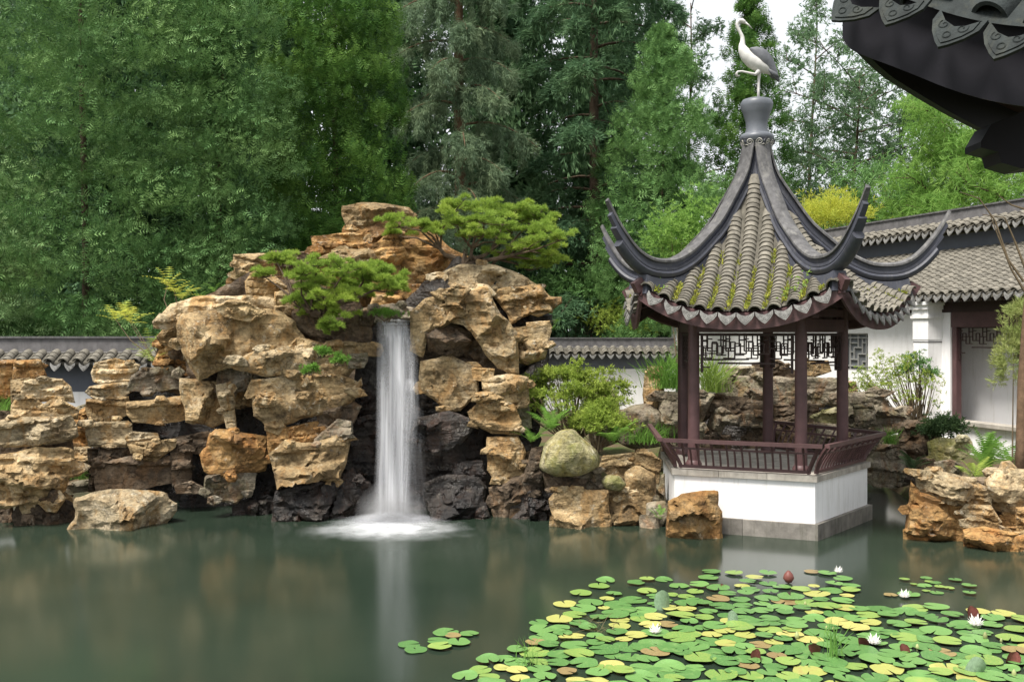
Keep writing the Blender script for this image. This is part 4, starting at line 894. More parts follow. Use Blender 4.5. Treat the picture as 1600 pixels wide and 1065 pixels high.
boxwall(g2, (-3.0, 33.2), (5.6, 33.9), .3, 2.05, .26, M['white']); boxwall(g2, (-3.0, 33.2), (5.6, 33.9), 2.05, 2.62, .262, M['greywall'], 'grey_band')
coping(g2, (-3.0, 33.2), (5.6, 33.9), 3.08, (.08, -1), hband=.30, sp=.3, vis=(2.5, 9))
# gallery: a lean-to corridor against a taller wall
E_ = np.array([.320, -.947, 0.]); N_ = np.array([.947, .320, 0.]); G0 = np.array([9.8, 22.0, 0.])
def gp(s, n, z): return G0+E_*s+N_*n+np.array([0, 0, z])
ga = thing('gallery', 'white gallery with tiled lean-to roof and brown red framed openings', 'gallery', tuple(gp(-4, 1, .4)))
GR = np.stack([E_, N_, np.array([0, 0, 1.])], 1)
def gbox(nm, s0, s1, n0, n1, z0, z1, mat, par=None): return MB().box(gp((s0+s1)/2, (n0+n1)/2, (z0+z1)/2), (s1-s0, n1-n0, z1-z0), GR).obj(nm, mat, par or ga, gp((s0+s1)/2, (n0+n1)/2, z0))
W0, W1 = -3.70, -2.80                        # lattice window along the facade
gbox('wall', -13.2, W0, 0, .22, .2, 3.75, M['white']); gbox('wall', W1, -.02, 0, .22, .2, 3.75, M['white'])
gbox('wall', W0, W1, 0, .22, .2, 2.33, M['white']); gbox('wall', W0, W1, 0, .22, 3.28, 3.75, M['white'])
gbox('wall', -.02, 6, .02, .2, .2, 1.28, M['white']); gbox('back_wall', -13.2, 6, .85, 1.05, .2, 4.6, M['white']); gbox('high_wall', -13.2, 6, 2.1, 2.35, .2, 5.2, M['white'])
gbox('floor', -13.2, 6, .22, .85, .2, .9, M['stone']); gbox('sill', -.02, 6, -.1, .3, 1.28, 1.36, M['stone'])
gbox('end_wall', -13.2, -13.0, .22, 2.1, .2, 4.4, M['white']); 
gbox('upper_wall', -13.2, 6, 2.12, 2.33, 5.2, 5.75, M['greywall'])
wdw = gbox('lattice_window', W0, W1, .10, .12, 2.33, 3.28, M['lacquer_dark'])
M['window_glass'] = m_plain('window_backing', (.16,.17,.18), .1, .3, 3, .5, .02)
wdw.data.materials.clear(); wdw.data.materials.append(M['window_glass'])
wl = MB(); ww, wh = W1-W0, .95
M['greywood'] = m_plain('grey_lattice', (.30,.30,.29), .2, .7, 6)
for f in [(.0,.12,1,.12),(0,.88,1,.88),(.15,0,.15,1),(.85,0,.85,1),(.15,.3,.5,.3),(.5,.12,.5,.45),(.32,.3,.32,.62),(.32,.62,.68,.62),(.68,.45,.68,.88),(.5,.45,.85,.45),(.15,.74,.5,.74),(.5,.62,.5,1),(.68,.25,.85,.25),(.68,.12,.68,.25),(.15,.5,.32,.5),(.68,.75,.85,.75)]:
    wl.bar(gp(W0+f[0]*ww, .07, 2.33+f[1]*wh), gp(W0+f[2]*ww, .07, 2.33+f[3]*wh), .03, .035, tuple(N_))
for (a0_, b0_, a1_, b1_) in [(0,0,1,0),(0,1,1,1),(0,0,0,1),(1,0,1,1)]: wl.bar(gp(W0+a0_*ww, .05, 2.33+b0_*wh), gp(W0+a1_*ww, .05, 2.33+b1_*wh), .06, .06, tuple(N_))
wl.obj('lattice_bars', M['greywood'], wdw, gp((W0+W1)/2, .07, 2.33))
# pillar with moulded capital
gbox('pillar', -.75, -.28, -.38, 0, .2, 3.1, M['white']); 
pc_ = MB()
for z0, z1, ex in [(3.1, 3.14, -.0), (3.14, 3.62, .012), (3.62, 3.68, .05), (3.68, 3.82, .025), (3.82, 3.92, .07), (3.92, 4.0, .11)]:
    pc_.box(gp(-.515, -.19, (z0+z1)/2), (.47+2*ex, .38+2*ex, z1-z0), GR)
pc_.obj('capital', M['white'], ga, gp(-.515, -.19, 3.1)); gbox('pillar_joint', -.76, -.272, -.388, -.0, 3.08, 3.1, M['coping'])
# openings with brown red frames
for s0 in (.0, 2.1, 4.2):
    gbox('post', s0, s0+.13, .03, .17, 1.36, 3.75, M['lacquer'])
gbox('lintel', 0, 6, .0, .2, 3.42, 3.78, M['lacquer']); gbox('eave_beam', -13.2, 6, -.02, .2, 3.75, 3.98, M['lacquer_dark'])
gbox('inner_post', 1.35, 1.5, 0.75, .87, .9, 4.2, M['lacquer_dark']); gbox('inner_panel', 1.5, 3.2, .80, .86, .9, 3.6, M['lacquer_dark'])
lm2 = lattice(1.95, .42, .02, .02, .28)
for s0 in (.14, 2.24):
    Q = np.eye(4); Q[:3, 0] = E_; Q[:3, 1] = N_; Q[:3, 3] = gp(s0, .1, 2.98); place('lattice_panel', lm2.mesh('lattice_panel', M['lacquer_dark']) if s0 < 1 else bpy.data.meshes['lattice_panel.001'] if 'lattice_panel.001' in bpy.data.meshes else lm2.mesh('lattice_panel', M['lacquer_dark']), Q.tolist(), ga)
# roof
ZE, ZT = 4.12, 5.34; NE, NT_ = -.5, 2.15; sl = np.array([NT_-NE, ZT-ZE]); SLn = np.linalg.norm(sl)
b = MB()
for dz in (0, -.08): b.add([gp(-13.2, NE, ZE+dz), gp(6, NE, ZE+dz), gp(6, NT_, ZT+dz), gp(-13.2, NT_, ZT+dz)], [[0,1,2,3]])
b.add([gp(-13.2, NE, ZE), gp(6, NE, ZE), gp(6, NE, ZE-.08), gp(-13.2, NE, ZE-.08)], [[0,1,2,3]]); b.obj('tile_bed', M['bed'], ga)
st_ = MB(); wV = np.zeros(len(wtile.vertices)*3, np.float32); wtile.vertices.foreach_get('co', wV); wV = wV.reshape(-1, 3); wF = np.array([list(p.vertices) for p in wtile.polygons])
dn = -(N_*sl[0]+np.array([0, 0, sl[1]])); nt = 0
for k in range(int(19.2/.28)):
    s = 5.9-k*.28
    for j in range(int(SLn/.145)):
        f = (j*.145-.03)/SLn; p = gp(s, NE+f*sl[0], ZE+f*sl[1]+.03+rnd.uniform(-.005, .005)); Q = basis(E_, dn, p, .1)
        if -4.2 < s < .9 and nt < 296: place('roof_tile', wtile, Q.tolist(), ga); nt += 1
        else: st_.add(wV@Q[:3, :3].T+Q[:3, 3], wF)
    if s > -6.5: place('drip_tile', wdrip, dripM(E_, -N_, gp(s-.14, NE-.02, ZE+.0)), ga)
tag(st_.obj('roof_tiles', M['tile'], ga, sharp=50), kind='stuff')
for k in range(46): 
    s = 5.8-k*.28
    if s > -5: MB().bar(gp(s, NE+.06, ZE-.13), gp(s, .1, ZE+.11), .05, .06).obj('rafter', M['lacquer_dark'], ga, gp(s, NE, ZE-.13))
A_, B2 = gp(-13.2, 2.22, 0), gp(6, 2.22, 0); coping(ga, A_, B2, 6.36, tuple(-N_[:2]), hband=.3, sp=.29, vis=(6.2, 16.5))
# ------------------------------------------------------------------ near roof corner, upper right
nr_ = thing('roof_corner', 'dark roof corner with carved grey drip tiles seen from below', 'roof corner', (4.4, 4.6, 0))
nd = []
def curve(pts, n=40):
    P = np.array([px(x, y, D) for x, y, D in pts]); t_ = np.linspace(0, len(P)-1, n); Q = np.stack([np.interp(t_, np.arange(len(P)), P[:, k]) for k in range(3)], 1)
    for _ in range(3): Q[1:-1] = .5*Q[1:-1]+.25*(Q[:-2]+Q[2:])
    return Q
def board(name, bot, hgt, th, mat):
    T = np.gradient(bot, axis=0); T /= np.linalg.norm(T, axis=1)[:, None]; nn = np.cross(T, [0, 0, 1]); nn /= np.linalg.norm(nn, axis=1)[:, None]
    G = np.stack([bot, bot+np.array([0, 0, 1.])*hgt[:, None], bot+np.array([0, 0, 1.])*hgt[:, None]+nn*th, bot+nn*th, bot], 0); m = MB(); m.grid(G)
    k = bot.shape[0]; b0 = m.n
    m.add(np.stack([G[0, 0], G[1, 0], G[2, 0], G[3, 0], G[0, -1], G[1, -1], G[2, -1], G[3, -1]]), [[0,1,2,3],[4,7,6,5]]); return m.obj(name, mat, nr_, bot[0], sharp=40)
bA = curve([(1324,62,4.95),(1334,80,4.92),(1362,92,4.85),(1396,104,4.77),(1440,121,4.66),(1490,142,4.54),(1545,158,4.42),(1600,168,4.3),(1680,175,4.14),(1760,172,4.0),(1840,160,3.9)])
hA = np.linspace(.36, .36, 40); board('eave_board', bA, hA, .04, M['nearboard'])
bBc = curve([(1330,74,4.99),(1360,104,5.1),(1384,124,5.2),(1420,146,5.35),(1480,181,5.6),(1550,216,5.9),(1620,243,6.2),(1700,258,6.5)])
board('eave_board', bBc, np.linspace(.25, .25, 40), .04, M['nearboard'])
# soffit between the two boards, roof deck above
up = np.array([0, 0, .2]); m = MB(); m.grid(np.stack([bA+up, .5*(bA+bBc)+up*1.6, bBc+up])); m.obj('soffit', M['lacquer_dark'], nr_, bA[0], smooth=True)
inn = np.array([.66, .30, .95]); inn /= np.linalg.norm(inn)
topA = bA+np.array([0, 0, .36]); deck = np.stack([topA-np.array([.06, .10, .04]), topA+inn*.5, topA+inn*1.3]); m = MB(); m.grid(deck); m.obj('tile_bed', M['patina'], nr_, bA[0], smooth=True)
# tiles and drip tiles along the near eave
pt_t = half_pipe(.088, .3, .02, 10, 2.7).mesh('roof_tile', M['patina'], sharp=50); pt_d = drip_mesh(.235, .17, 'drip_tile', M['patina'])
Lc = np.concatenate([[0], np.cumsum(np.linalg.norm(np.diff(bA, axis=0), axis=1))])
dsp = [(1345,2),(1416,2),(1502,34),(1585,50),(1668,62),(1752,64)]
for k, (dx, dy) in enumerate(dsp):
    D = np.interp(dx, [1324, 1440, 1600, 1760], [4.9, 4.6, 4.24, 3.94])-.10
    p = px(dx, dy-6, D); i = int(np.argmin(np.abs(Lc-np.interp(dx, [1324, 1840], [0, Lc[-1]])))); i = min(max(i, 1), 38)
    e = bA[i+1]-bA[i-1]; e[2] *= .8; e /= np.linalg.norm(e); outv = np.array([e[1], -e[0], 0.]); outv /= np.linalg.norm(outv)
    place('drip_tile', pt_d, dripM(e, outv, p, -.55), nr_)
    p2 = px(dx+44, dy+8, D-.02)+np.array([0, 0, .05])
    for j in range(4): place('roof_tile', pt_t, basis(e, -(inn*np.array([1, 1, .7])), p2+inn*np.array([1, 1, .7])*.22*j, .06).tolist(), nr_)
# carved corner beam below
cb = px(1520, 236, 4.95); m = MB(); dirv = np.array([.93, -.02, .10]); dirv /= np.linalg.norm(dirv)
prof = [(0, .03), (.05, .11), (.22, .16), (1.4, .36), (1.4, -.02), (.62, -.10), (.32, -.125), (.2, -.125), (.10, -.085), (.085, -.03), (.0, .0)]
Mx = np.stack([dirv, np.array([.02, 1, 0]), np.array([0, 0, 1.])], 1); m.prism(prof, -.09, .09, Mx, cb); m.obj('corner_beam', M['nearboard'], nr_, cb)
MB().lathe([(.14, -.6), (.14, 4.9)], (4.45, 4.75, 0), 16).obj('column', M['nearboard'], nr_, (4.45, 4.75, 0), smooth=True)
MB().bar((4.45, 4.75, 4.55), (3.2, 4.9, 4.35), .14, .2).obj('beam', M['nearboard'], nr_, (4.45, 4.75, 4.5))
# ------------------------------------------------------------------ trees
def fern_tpl(pairs, L, wid, th=.05, fold=.0, taper=True):     # flat spray along +X made of thin blades
    V = []; Fc = []
    for i in range(pairs):
        x = .1+.85*i/pairs; l = L*(1-.55*i/pairs if taper else 1)
        for s in (-1, 1):
            b = len(V); V += [[x, 0, 0], [x+l*.55, s*l*wid-th*.0, fold*l], [x+th*1.6, 0, 0], ]; Fc.append([b, b+1, b+2])
    b = len(V); V += [[.75, -th*.5, 0], [1.05, 0, 0], [.75, th*.5, 0]]; Fc.append([b, b+1, b+2])
    return np.array(V, float), np.array(Fc)
SPR = fern_tpl(5, .42, .85, .075, .1)          # conifer spray
SPR3 = fern_tpl(3, .55, .7, .13, .15)          # coarse
SPRF = fern_tpl(7, .34, .95, .055, .1)         # feathery
def tuft_tpl(n, seed, w=.07, spread=.7):
    r = np.random.RandomState(seed); V = []; Fc = []
    for k in range(n):
        d = np.array([1, r.normal()*spread, r.normal()*spread]); d /= np.linalg.norm(d); l = r.uniform(.6, 1); s = np.cross(d, r.normal(size=3)); s /= np.linalg.norm(s); b = len(V)
        V += [list(-s*w*.4), list(d*l*.55+s*w), list(d*l), ]; Fc.append([b, b+1, b+2])
    return np.array(V), np.array(Fc)
TUFT = tuft_tpl(9, 4); TUFTF = tuft_tpl(8, 6, .06, .55); T6 = tuft_tpl(6, 14, .055, .5); FAN6 = tuft_tpl(6, 15, .075, .38); FL4 = fern_tpl(4, .5, .8, .10, .12); FL3 = fern_tpl(3, .6, .75, .085, .12); FLN = fern_tpl(3, .62, .6, .08, .2); LEAFTUFT = tuft_tpl(7, 8, .16, .8)
M['lf_sequoia'] = m_leaf('foliage_sequoia', (.06,.135,.045), (.125,.24,.08), (.22,.35,.12), .2, .75, .55, .42)
M['lf_seqlight'] = m_leaf('foliage_sequoia_light', (.149,.253,.103), (.253,.380,.161), (.276,.333,.127), .22, .6)
M['lf_thuja'] = m_leaf('foliage_thuja', (.03,.085,.018), (.085,.185,.035), (.16,.28,.055), .2, .9, .5, .35)
M['lf_weep'] = m_leaf('foliage_weeping_spruce', (.095,.155,.095), (.19,.27,.155), (.25,.31,.17), .2, .9, .55, .3)
M['lf_spruce'] = m_leaf('foliage_spruce', (.056,.119,.062), (.112,.206,.100), (.150,.237,.100), .22, .6)
M['lf_cypress'] = m_leaf('foliage_cypress', (.084,.180,.060), (.156,.288,.090), (.192,.324,.108), .22, .7)
M['lf_decid'] = m_leaf('foliage_deciduous', (0.075,0.135,0.068), (0.135,0.225,0.112), (0.180,0.270,0.135), .4, .6)
M['lf_bright'] = m_leaf('foliage_bright', (0.125,0.250,0.056), (0.225,0.388,0.088), (0.325,0.450,0.112), .45, .9)
M['lf_juniper'] = m_leaf('foliage_juniper', (.172,.270,.052), (.299,.414,.075), (.414,.494,.081), .35, 1.8)
M['lf_azalea'] = m_leaf('foliage_azalea', (0.184,0.265,0.052), (0.333,0.425,0.081), (0.414,0.460,0.103), .4, 2)
M['lf_fern'] = m_leaf('foliage_fern', (0.108,0.228,0.042), (0.204,0.372,0.072), None, .4)
M['lf_yellow'] = m_leaf('foliage_yellow', (.40,.44,.06), (.56,.56,.10), (.28,.4,.07), .45, 2.5)
M['lf_darkivy'] = m_leaf('foliage_ivy', (0.030,0.060,0.025), (0.060,0.100,0.040), (0.100,0.160,0.050), .25, 3)
M['lf_bamboo'] = m_leaf('foliage_bamboo', (0.240,0.290,0.090), (0.400,0.430,0.170), (0.200,0.300,0.080), .4, 2)
M['lf_grass'] = m_leaf('foliage_grass', (0.170,0.270,0.050), (0.300,0.400,0.100), None, .4)
SEED = [50]
def tree_root(name, label, x, y, group=None, z=.55): return thing(name, label, 'tree', (x, y, z), group)
def trunk(root, x, y, H, r0, mat, lean=0, z0=.3, nm='trunk'):
    t_ = np.linspace(0, 1, 10); P = np.stack([x+lean*t_+.06*np.sin(t_*9), y+.05*np.sin(t_*7), z0+H*t_], 1)
    MB().tube(P, r0*(1-.9*t_)+.015, 9).obj(nm, mat, root, (x, y, z0), smooth=True)
def conifer(name, label, x, y, H, rad, mat, bark, n, tpl, size, limbs=90, rise=.15, droop=.45, weep=0., thick=.5, z0=.6, tr=.22, tmin=.3, group=None, zmax=15.5, bare=None, hang=.7):
    SEED[0] += 1; r = np.random.RandomState(SEED[0]); root = tree_root(name, label, x, y, group); trunk(root, x, y, H, tr, bark)
    LB = MB(); cr_m = MB()
    zl = r.uniform(.03, 1, limbs)**.9*(min(H, zmax-z0)); zl = np.sort(zl); zl = (zl+np.linspace(.3, min(H, zmax-z0), limbs))/2; az = (np.arange(limbs)*2.39996+r.uniform(-.4, .4, limbs))
    Ls = np.array([rad(z/H) for z in zl])*r.uniform(.72, 1.06, limbs); dh = np.stack([np.cos(az), np.sin(az), 0*az], 1); pr = np.stack([-np.sin(az), np.cos(az), 0*az], 1)
    wgt = Ls**1.3*np.where(np.sin(az) > .35, .35, 1.)
    li = r.choice(limbs, n, p=wgt/wgt.sum()); t_ = tmin+(1-tmin)*r.beta(2.2, 1.25, n); sd_ = r.normal(size=n)*.38
    def limbp(i, t): return np.array([x, y, z0])+dh[i]*(Ls[i]*t)[:, None]+np.stack([0*t, 0*t, zl[i]+Ls[i]*(rise*t-droop*t*t)], 1)
    w_ = (.16+.34*(1-np.abs(t_*2-1.15)))*np.clip(Ls[li], .6, 3)*.8
    P = limbp(li, t_)+pr[li]*(sd_*w_)[:, None]; P[:, 2] -= np.abs(sd_)*w_*.45
    P += r.normal(size=P.shape)*[.06, .06, .05+.09*thick]
    D = dh[li]*.8+pr[li]*(np.sign(sd_)*.7+r.normal(size=n)*.4)[:, None]+np.stack([0*t_, 0*t_, rise-droop*1.4*t_], 1)+r.normal(size=P.shape)*.3
    if weep:
        hk = r.rand(n)**1.3*hang*(.35+Ls[li]/2.5); m_ = r.rand(n) < weep; P[m_, 2] -= hk[m_]; D[m_] = r.normal(size=(m_.sum(), 3))*.22+[0, 0, -1]
    S = size*r.uniform(.65, 1.25, n); scatter(*tpl, P, D, S, r, cr_m, None if weep else np.array([0, 0, 1.]))
    for i in range(limbs):
        if i % 1 == 0:
            tt = np.linspace(0, .92, 6); LB.tube(limbp(np.full(6, i), tt), np.linspace(.05, .008, 6)*(.6+.25*min(3, Ls[i])), 4, False)
    LB.obj('limbs', bark, root, (x, y, z0)); cr_m.obj('crown', mat, root, (x, y, z0)); return root
def columnar(name, label, x, y, H, rad, mat, clumps, per, tpl, size, z0=.6, bark='bark', cs=.42, upw=.8, zmax=15.5, group=None, shp=(.45, .45, .6), inner=5, isz=2.2, deep=.13, dome=False, nk=.9, spc=0):
    SEED[0] += 1; r = np.random.RandomState(SEED[0]); root = tree_root(name, label, x, y, group); trunk(root, x, y, H*.95, .10, M[bark]); m = MB()
    Hm = min(H, zmax-z0); z = np.sort(r.uniform(0, Hm, clumps)); az = r.uniform(0, 2*np.pi, clumps); back = np.sin(az) > .3; az[back & (r.rand(clumps) < .55)] *= -1
    if spc:
        zc_ = r.uniform(0, Hm, clumps*14); ac_ = r.uniform(np.pi*.93, np.pi*2.07, clumps*14); Rc = np.array([rad(q/H) for q in zc_]); sel = []
        for i_ in range(len(zc_)):
            q = np.array([ac_[i_]*Rc[i_], zc_[i_]*1.5])
            if all((q[0]-g[0])**2+(q[1]-g[1])**2 > spc*spc for g, _ in sel): sel.append((q, i_))
            if len(sel) >= clumps: break
        k_ = [i_ for _, i_ in sel]; z = zc_[k_]; az = ac_[k_]; clumps = len(k_)
    R = np.array([rad(q/H) for q in z]); rr = R*(1-np.abs(r.normal(size=clumps))*deep); rr *= np.where(r.rand(clumps) < .2, r.uniform(.3, .8, clumps), 1)
    C = np.stack([x+rr*np.cos(az), y+rr*np.sin(az), z0+z], 1); ci = np.repeat(np.arange(clumps), per); n = len(ci)
    csz = cs*r.uniform(.6, 1.35, clumps)*np.clip(R, .3, 1)
    uu_ = r.normal(size=(n, 3)); un = np.linalg.norm(uu_, axis=1)[:, None]; ud = uu_/un; ud[:, 2] = np.where(ud[:, 2] < 0, ud[:, 2]*.35, ud[:, 2])
    P = C[ci]+(ud*r.uniform(.75, 1.1, (n, 1))*1.5 if dome else uu_)*csz[ci][:, None]*np.array(shp)+(r.normal(size=(n, 3))*.06 if dome else 0); out = np.stack([np.cos(az), np.sin(az), 0*az], 1)[ci]
    D = out*(1-upw)+np.array([0, 0, upw])+(ud*.9 if dome else 0)+r.normal(size=P.shape)*.33
    if dome:
        N0 = ud*np.array([1, 1, 1.25])+out*.25; D = D-N0*((D*N0).sum(1)/(N0*N0).sum(1))[:, None]*.8
        scatter(*tpl, P, D, size*r.uniform(.6, 1.3, n), r, m, N0*nk)
    else: scatter(*tpl, P, D, size*r.uniform(.6, 1.3, n), r, m)
    # inner foliage that closes the crown
    k = (clumps+60)*inner if not spc else 3600; z2 = r.uniform(0, Hm, k); a2 = r.uniform(0, 2*np.pi, k); r2 = np.array([rad(q/H) for q in z2])*r.uniform(.04, .62, k)
    P2 = np.stack([x+r2*np.cos(a2), y+r2*np.sin(a2), z0+z2], 1); scatter(*(FL3 if dome else SPR3), P2, r.normal(size=P2.shape)+[0, 0, .6], size*isz*r.uniform(.7, 1.2, k), r, m)
    m.obj('crown', M[mat], root, (x, y, z0)); return root
def X_(pxx, D): return (pxx-800)/F*D
# big feathery conifers, left
SQ = dict(shp=(.66, .66, .46), bark='bark', upw=.3, inner=20, isz=1.7, deep=.2, dome=True)
columnar('sequoia_tree', 'huge feathery green conifer filling the space behind the left garden wall', X_(130, 28), 28, 24, lambda f: 5.6*(1-f)**.35, 'lf_sequoia', 150, 400, FLN, .245, cs=1.15, spc=1.45, **SQ)
columnar('sequoia_tree', 'light green feathery conifer with low boughs just over the garden wall end', X_(-75, 24.6), 24.6, 8, lambda f: 3.1*(1-f)**.6, 'lf_seqlight', 36, 330, FLN, .235, cs=1.0, spc=1.35, **SQ)
columnar('sequoia_tree', 'feathery conifer with sweeping lower boughs directly behind the rockery shoulder', X_(345, 26.5), 26.5, 13, lambda f: 2.5*(1-f)**.4, 'lf_sequoia', 50, 330, FLN, .235, cs=1.05, spc=1.35, **SQ)
columnar('thuja_tree', 'dense dark green columnar thuja with glossy upright sprays', X_(525, 30), 30, 22, lambda f: 2.5*(1-f)**.28, 'lf_thuja', 430, 56, FL3, .25, cs=.50, inner=12, isz=1.4, dome=True, shp=(.42, .42, .62))
def weeping(name, label, x, y, H, rad, mat, bark, nl, zlo, zhi, seed, tr=.3):
    r = np.random.RandomState(seed); root = tree_root(name, label, x, y); trunk(root, x, y, H, tr, bark); LB = MB(); PA = []; DA = []; z0 = .6
    for k in range(nl):
        f = (k+.5)/nl; z = zlo+(zhi-zlo)*f+r.uniform(-.25, .25); a = -1.57+((k*2.39996) % 6.283-3.1416)*.72+r.uniform(-.2, .2); L = rad*r.uniform(.75, 1.1)*(1-.3*f); d = np.array([math.cos(a), math.sin(a), 0]); p = np.array([-d[1], d[0], 0])
        t = np.linspace(0, 1, 9); BP = np.array([x, y, z])+d*(L*t)[:, None]+np.stack([0*t, 0*t, L*(.34*t-.62*t*t)], 1); LB.tube(BP, np.linspace(.06, .01, 9), 5, False)
        for j in range(40):
            tt = r.uniform(.2, 1); b = np.array([np.interp(tt, t, BP[:, m]) for m in range(3)]); w = r.normal()*.42*(1.1-tt*.55)
            b = b+p*w-np.array([0, 0, abs(w)*.45]); hl = r.uniform(.35, 1.15)*(.55+.6*math.sin(math.pi*min(1, tt))); m_ = int(8+hl*13); q = np.sort(r.rand(m_))
            drift = d*.16+p*np.sign(w)*.14
            PA.append(b-np.array([0, 0, 1.])*(q*hl)[:, None]+drift*(q*hl)[:, None]*(1-q)[:, None]+r.normal(size=(m_, 3))*.035); DA.append(np.tile([0, 0, -1.], (m_, 1))+drift+r.normal(size=(m_, 3))*.38)
            m2 = 5; PA.append(b+r.normal(size=(m2, 3))*[.12, .12, .04]); DA.append(np.tile(d+p*np.sign(w)*.6+[0, 0, -.4], (m2, 1))+r.normal(size=(m2, 3))*.4)
    P = np.concatenate(PA); D = np.concatenate(DA); m = MB(); scatter(*T6, P, D, .26*r.uniform(.7, 1.25, len(P)), r, m); LB.obj('limbs', bark, root, (x, y, z0)); m.obj('crown', mat, root, (x, y, z0)); print('weep', len(P))
weeping('weeping_spruce_tree', 'grey green spruce with hanging curtains of twigs and a bare reddish trunk', X_(719, 36), 36, 26, 3.1, M['lf_weep'], M['barkred'], 34, 2.5, 18, 9)
conifer('spruce_tree', 'dark blue green spruce with drooping layered boughs', X_(930, 39), 39, 25, lambda f: 4.9*(1-f)**.45, M['lf_spruce'], M['bark'], 22000, FAN6, .36, 62, .2, .45, weep=.2, tr=.3, hang=.6, thick=1, z0=2.2, zmax=20)
columnar('cypress_tree', 'broad mid green cypress between the dark spruce and the slim thuja', X_(1035, 36.5), 36.5, 13.6, lambda f: 2.6*min(1, (1-f)*2.0)**.7, 'lf_cypress', 290, 56, FL3, .27, upw=.55, cs=.55, dome=True, inner=12, isz=1.4, z0=.9)
columnar('thuja_tree', 'slim pointed thuja rising directly behind the crane statue', X_(1172, 40), 40, 17.6, lambda f: 2.1*min(1, (1-f)*1.6)**.8, 'lf_thuja', 300, 44, FL3, .28, zmax=19, inner=12, isz=1.4, dome=True, shp=(.42, .42, .62))
for (xx, D, H, rr, lab) in [(425, 35, 26, 2.6, 'narrow dark spruce in the gap beside the columnar thuja'), (150, 35.5, 26, 3.4, 'dark spruce directly behind the trunk of the huge feathery conifer'), (60, 38, 26, 5, 'tall dark spruce behind the light green feathery conifer'), (300, 37, 26, 4.6, 'tall dark spruce far behind the huge feathery conifer'), (600, 42, 26, 4.6, 'tall dark spruce far behind the dense columnar thuja'), (775, 43, 26, 4.2, 'tall dark spruce far behind the weeping spruce'), (940, 46, 26, 4.4, 'tall dark spruce far behind the layered spruce')]:
    columnar('spruce_tree', lab, X_(xx, D), D, H, lambda f, rr=rr: rr*(1-f)**.5, 'lf_spruce', 260, 15, SPR3, .55, cs=.9, zmax=20, upw=.2, inner=11, isz=2.0)
def deciduous(name, label, x, y, H, spread, mat, nl, leafs, lsize, z0=.6, crown0=.3, tpl=LEAFTUFT, group=None, tr=.16, sub=6, bark=None, cat=None):
    SEED[0] += 1; r = np.random.RandomState(SEED[0]); root = tree_root(name, label, x, y, group); tm = MB(); ends = []
    P0 = np.array([x, y, z0]); top = P0+[r.normal()*.3, r.normal()*.3, H]
    tt = np.linspace(0, 1, 9)[:, None]; TP = P0+(top-P0)*tt+np.stack([.15*np.sin(tt[:, 0]*6+x), .1*np.cos(tt[:, 0]*5), 0*tt[:, 0]], 1); tm.tube(TP, tr*(1-.85*tt[:, 0]), 7)
    tm.obj('trunk', bark or M['bark'], root, (x, y, z0), smooth=True); lm = MB()
    for k in range(nl):
        f = crown0+(1-crown0)*(k+.5)/nl; b = np.array([np.interp(f, tt[:, 0], TP[:, j]) for j in range(3)]); a = k*2.4+r.uniform(-.4, .4); L = spread*(1.15-.75*abs(f-.55))*r.uniform(.7, 1.1)
        d = np.array([math.cos(a), math.sin(a), r.uniform(.35, .9)]); d /= np.linalg.norm(d); q = np.linspace(0, 1, 6)[:, None]; BP = b+d*L*q+np.stack([r.normal()*.15*q[:, 0], r.normal()*.15*q[:, 0], -.18*L*q[:, 0]**2], 1)
        lm.tube(BP, tr*.42*(1-f*.6)*(1-.85*q[:, 0])+.006, 5, False)
        for j in range(sub):
            s = r.uniform(.3, 1.); c0 = np.array([np.interp(s, q[:, 0], BP[:, m]) for m in range(3)]); d2 = d*.5+r.normal(size=3)*.7+[0, 0, .15]; d2 /= np.linalg.norm(d2); l2 = L*.42*r.uniform(.5, 1.1)
            lm.tube([c0, c0+d2*l2*.5+[0, 0, .03], c0+d2*l2], [.022, .013, .005], 4, False)
            for s2 in (.35, .6, .8, 1.): ends.append(c0+d2*l2*s2)
    lm.obj('branches', bark or M['bark'], root, (x, y, z0)); E = np.array(ends); idx = r.randint(0, len(E), leafs)
    P = E[idx]+r.normal(size=(leafs, 3))*.17*max(.5, spread/2.2); m = MB(); scatter(*tpl, P, r.normal(size=P.shape)+[0, 0, -.2], lsize*r.uniform(.6, 1.3, leafs), r, m); m.obj('crown', mat, root, (x, y, z0)); return root
deciduous('broadleaf_tree', 'loose leaved tree with pale sky showing through beside the slim thuja', X_(1082, 46), 46, 18, 2.4, M['lf_decid'], 16, 2300, .25)
deciduous('broadleaf_tree', 'airy broadleaf tree with dark bare limbs behind the pavilion horn', X_(1320, 44), 44, 14.2, 4.4, M['lf_decid'], 22, 4800, .26, crown0=.25)
deciduous('broadleaf_tree', 'airy broadleaf tree reaching up beside the slim thuja top', X_(1262, 47), 47, 17.6, 2.6, M['lf_decid'], 16, 2000, .25, crown0=.3)
deciduous('broadleaf_tree', 'airy broadleaf tree close behind the tall gallery wall', X_(1420, 45), 45, 12.6, 3.6, M['lf_decid'], 18, 4600, .27, crown0=.2)
deciduous('larch_tree', 'bright feathery green tree hanging over the gallery roof', X_(1480, 33), 33, 9.8, 3.0, M['lf_bright'], 24, 9000, .3, crown0=.3, tpl=TUFTF)
deciduous('larch_tree', 'bright feathery green tree under the near roof corner', X_(1600, 30), 30, 9.4, 3.3, M['lf_bright'], 24, 9000, .3, crown0=.3, tpl=TUFTF)
deciduous('larch_tree', 'soft green feathery tree between the gallery coping and the pavilion horn', X_(1385, 35), 35, 7.6, 2.6, M['lf_cypress'], 20, 6500, .3, crown0=.25, tpl=TUFTF)
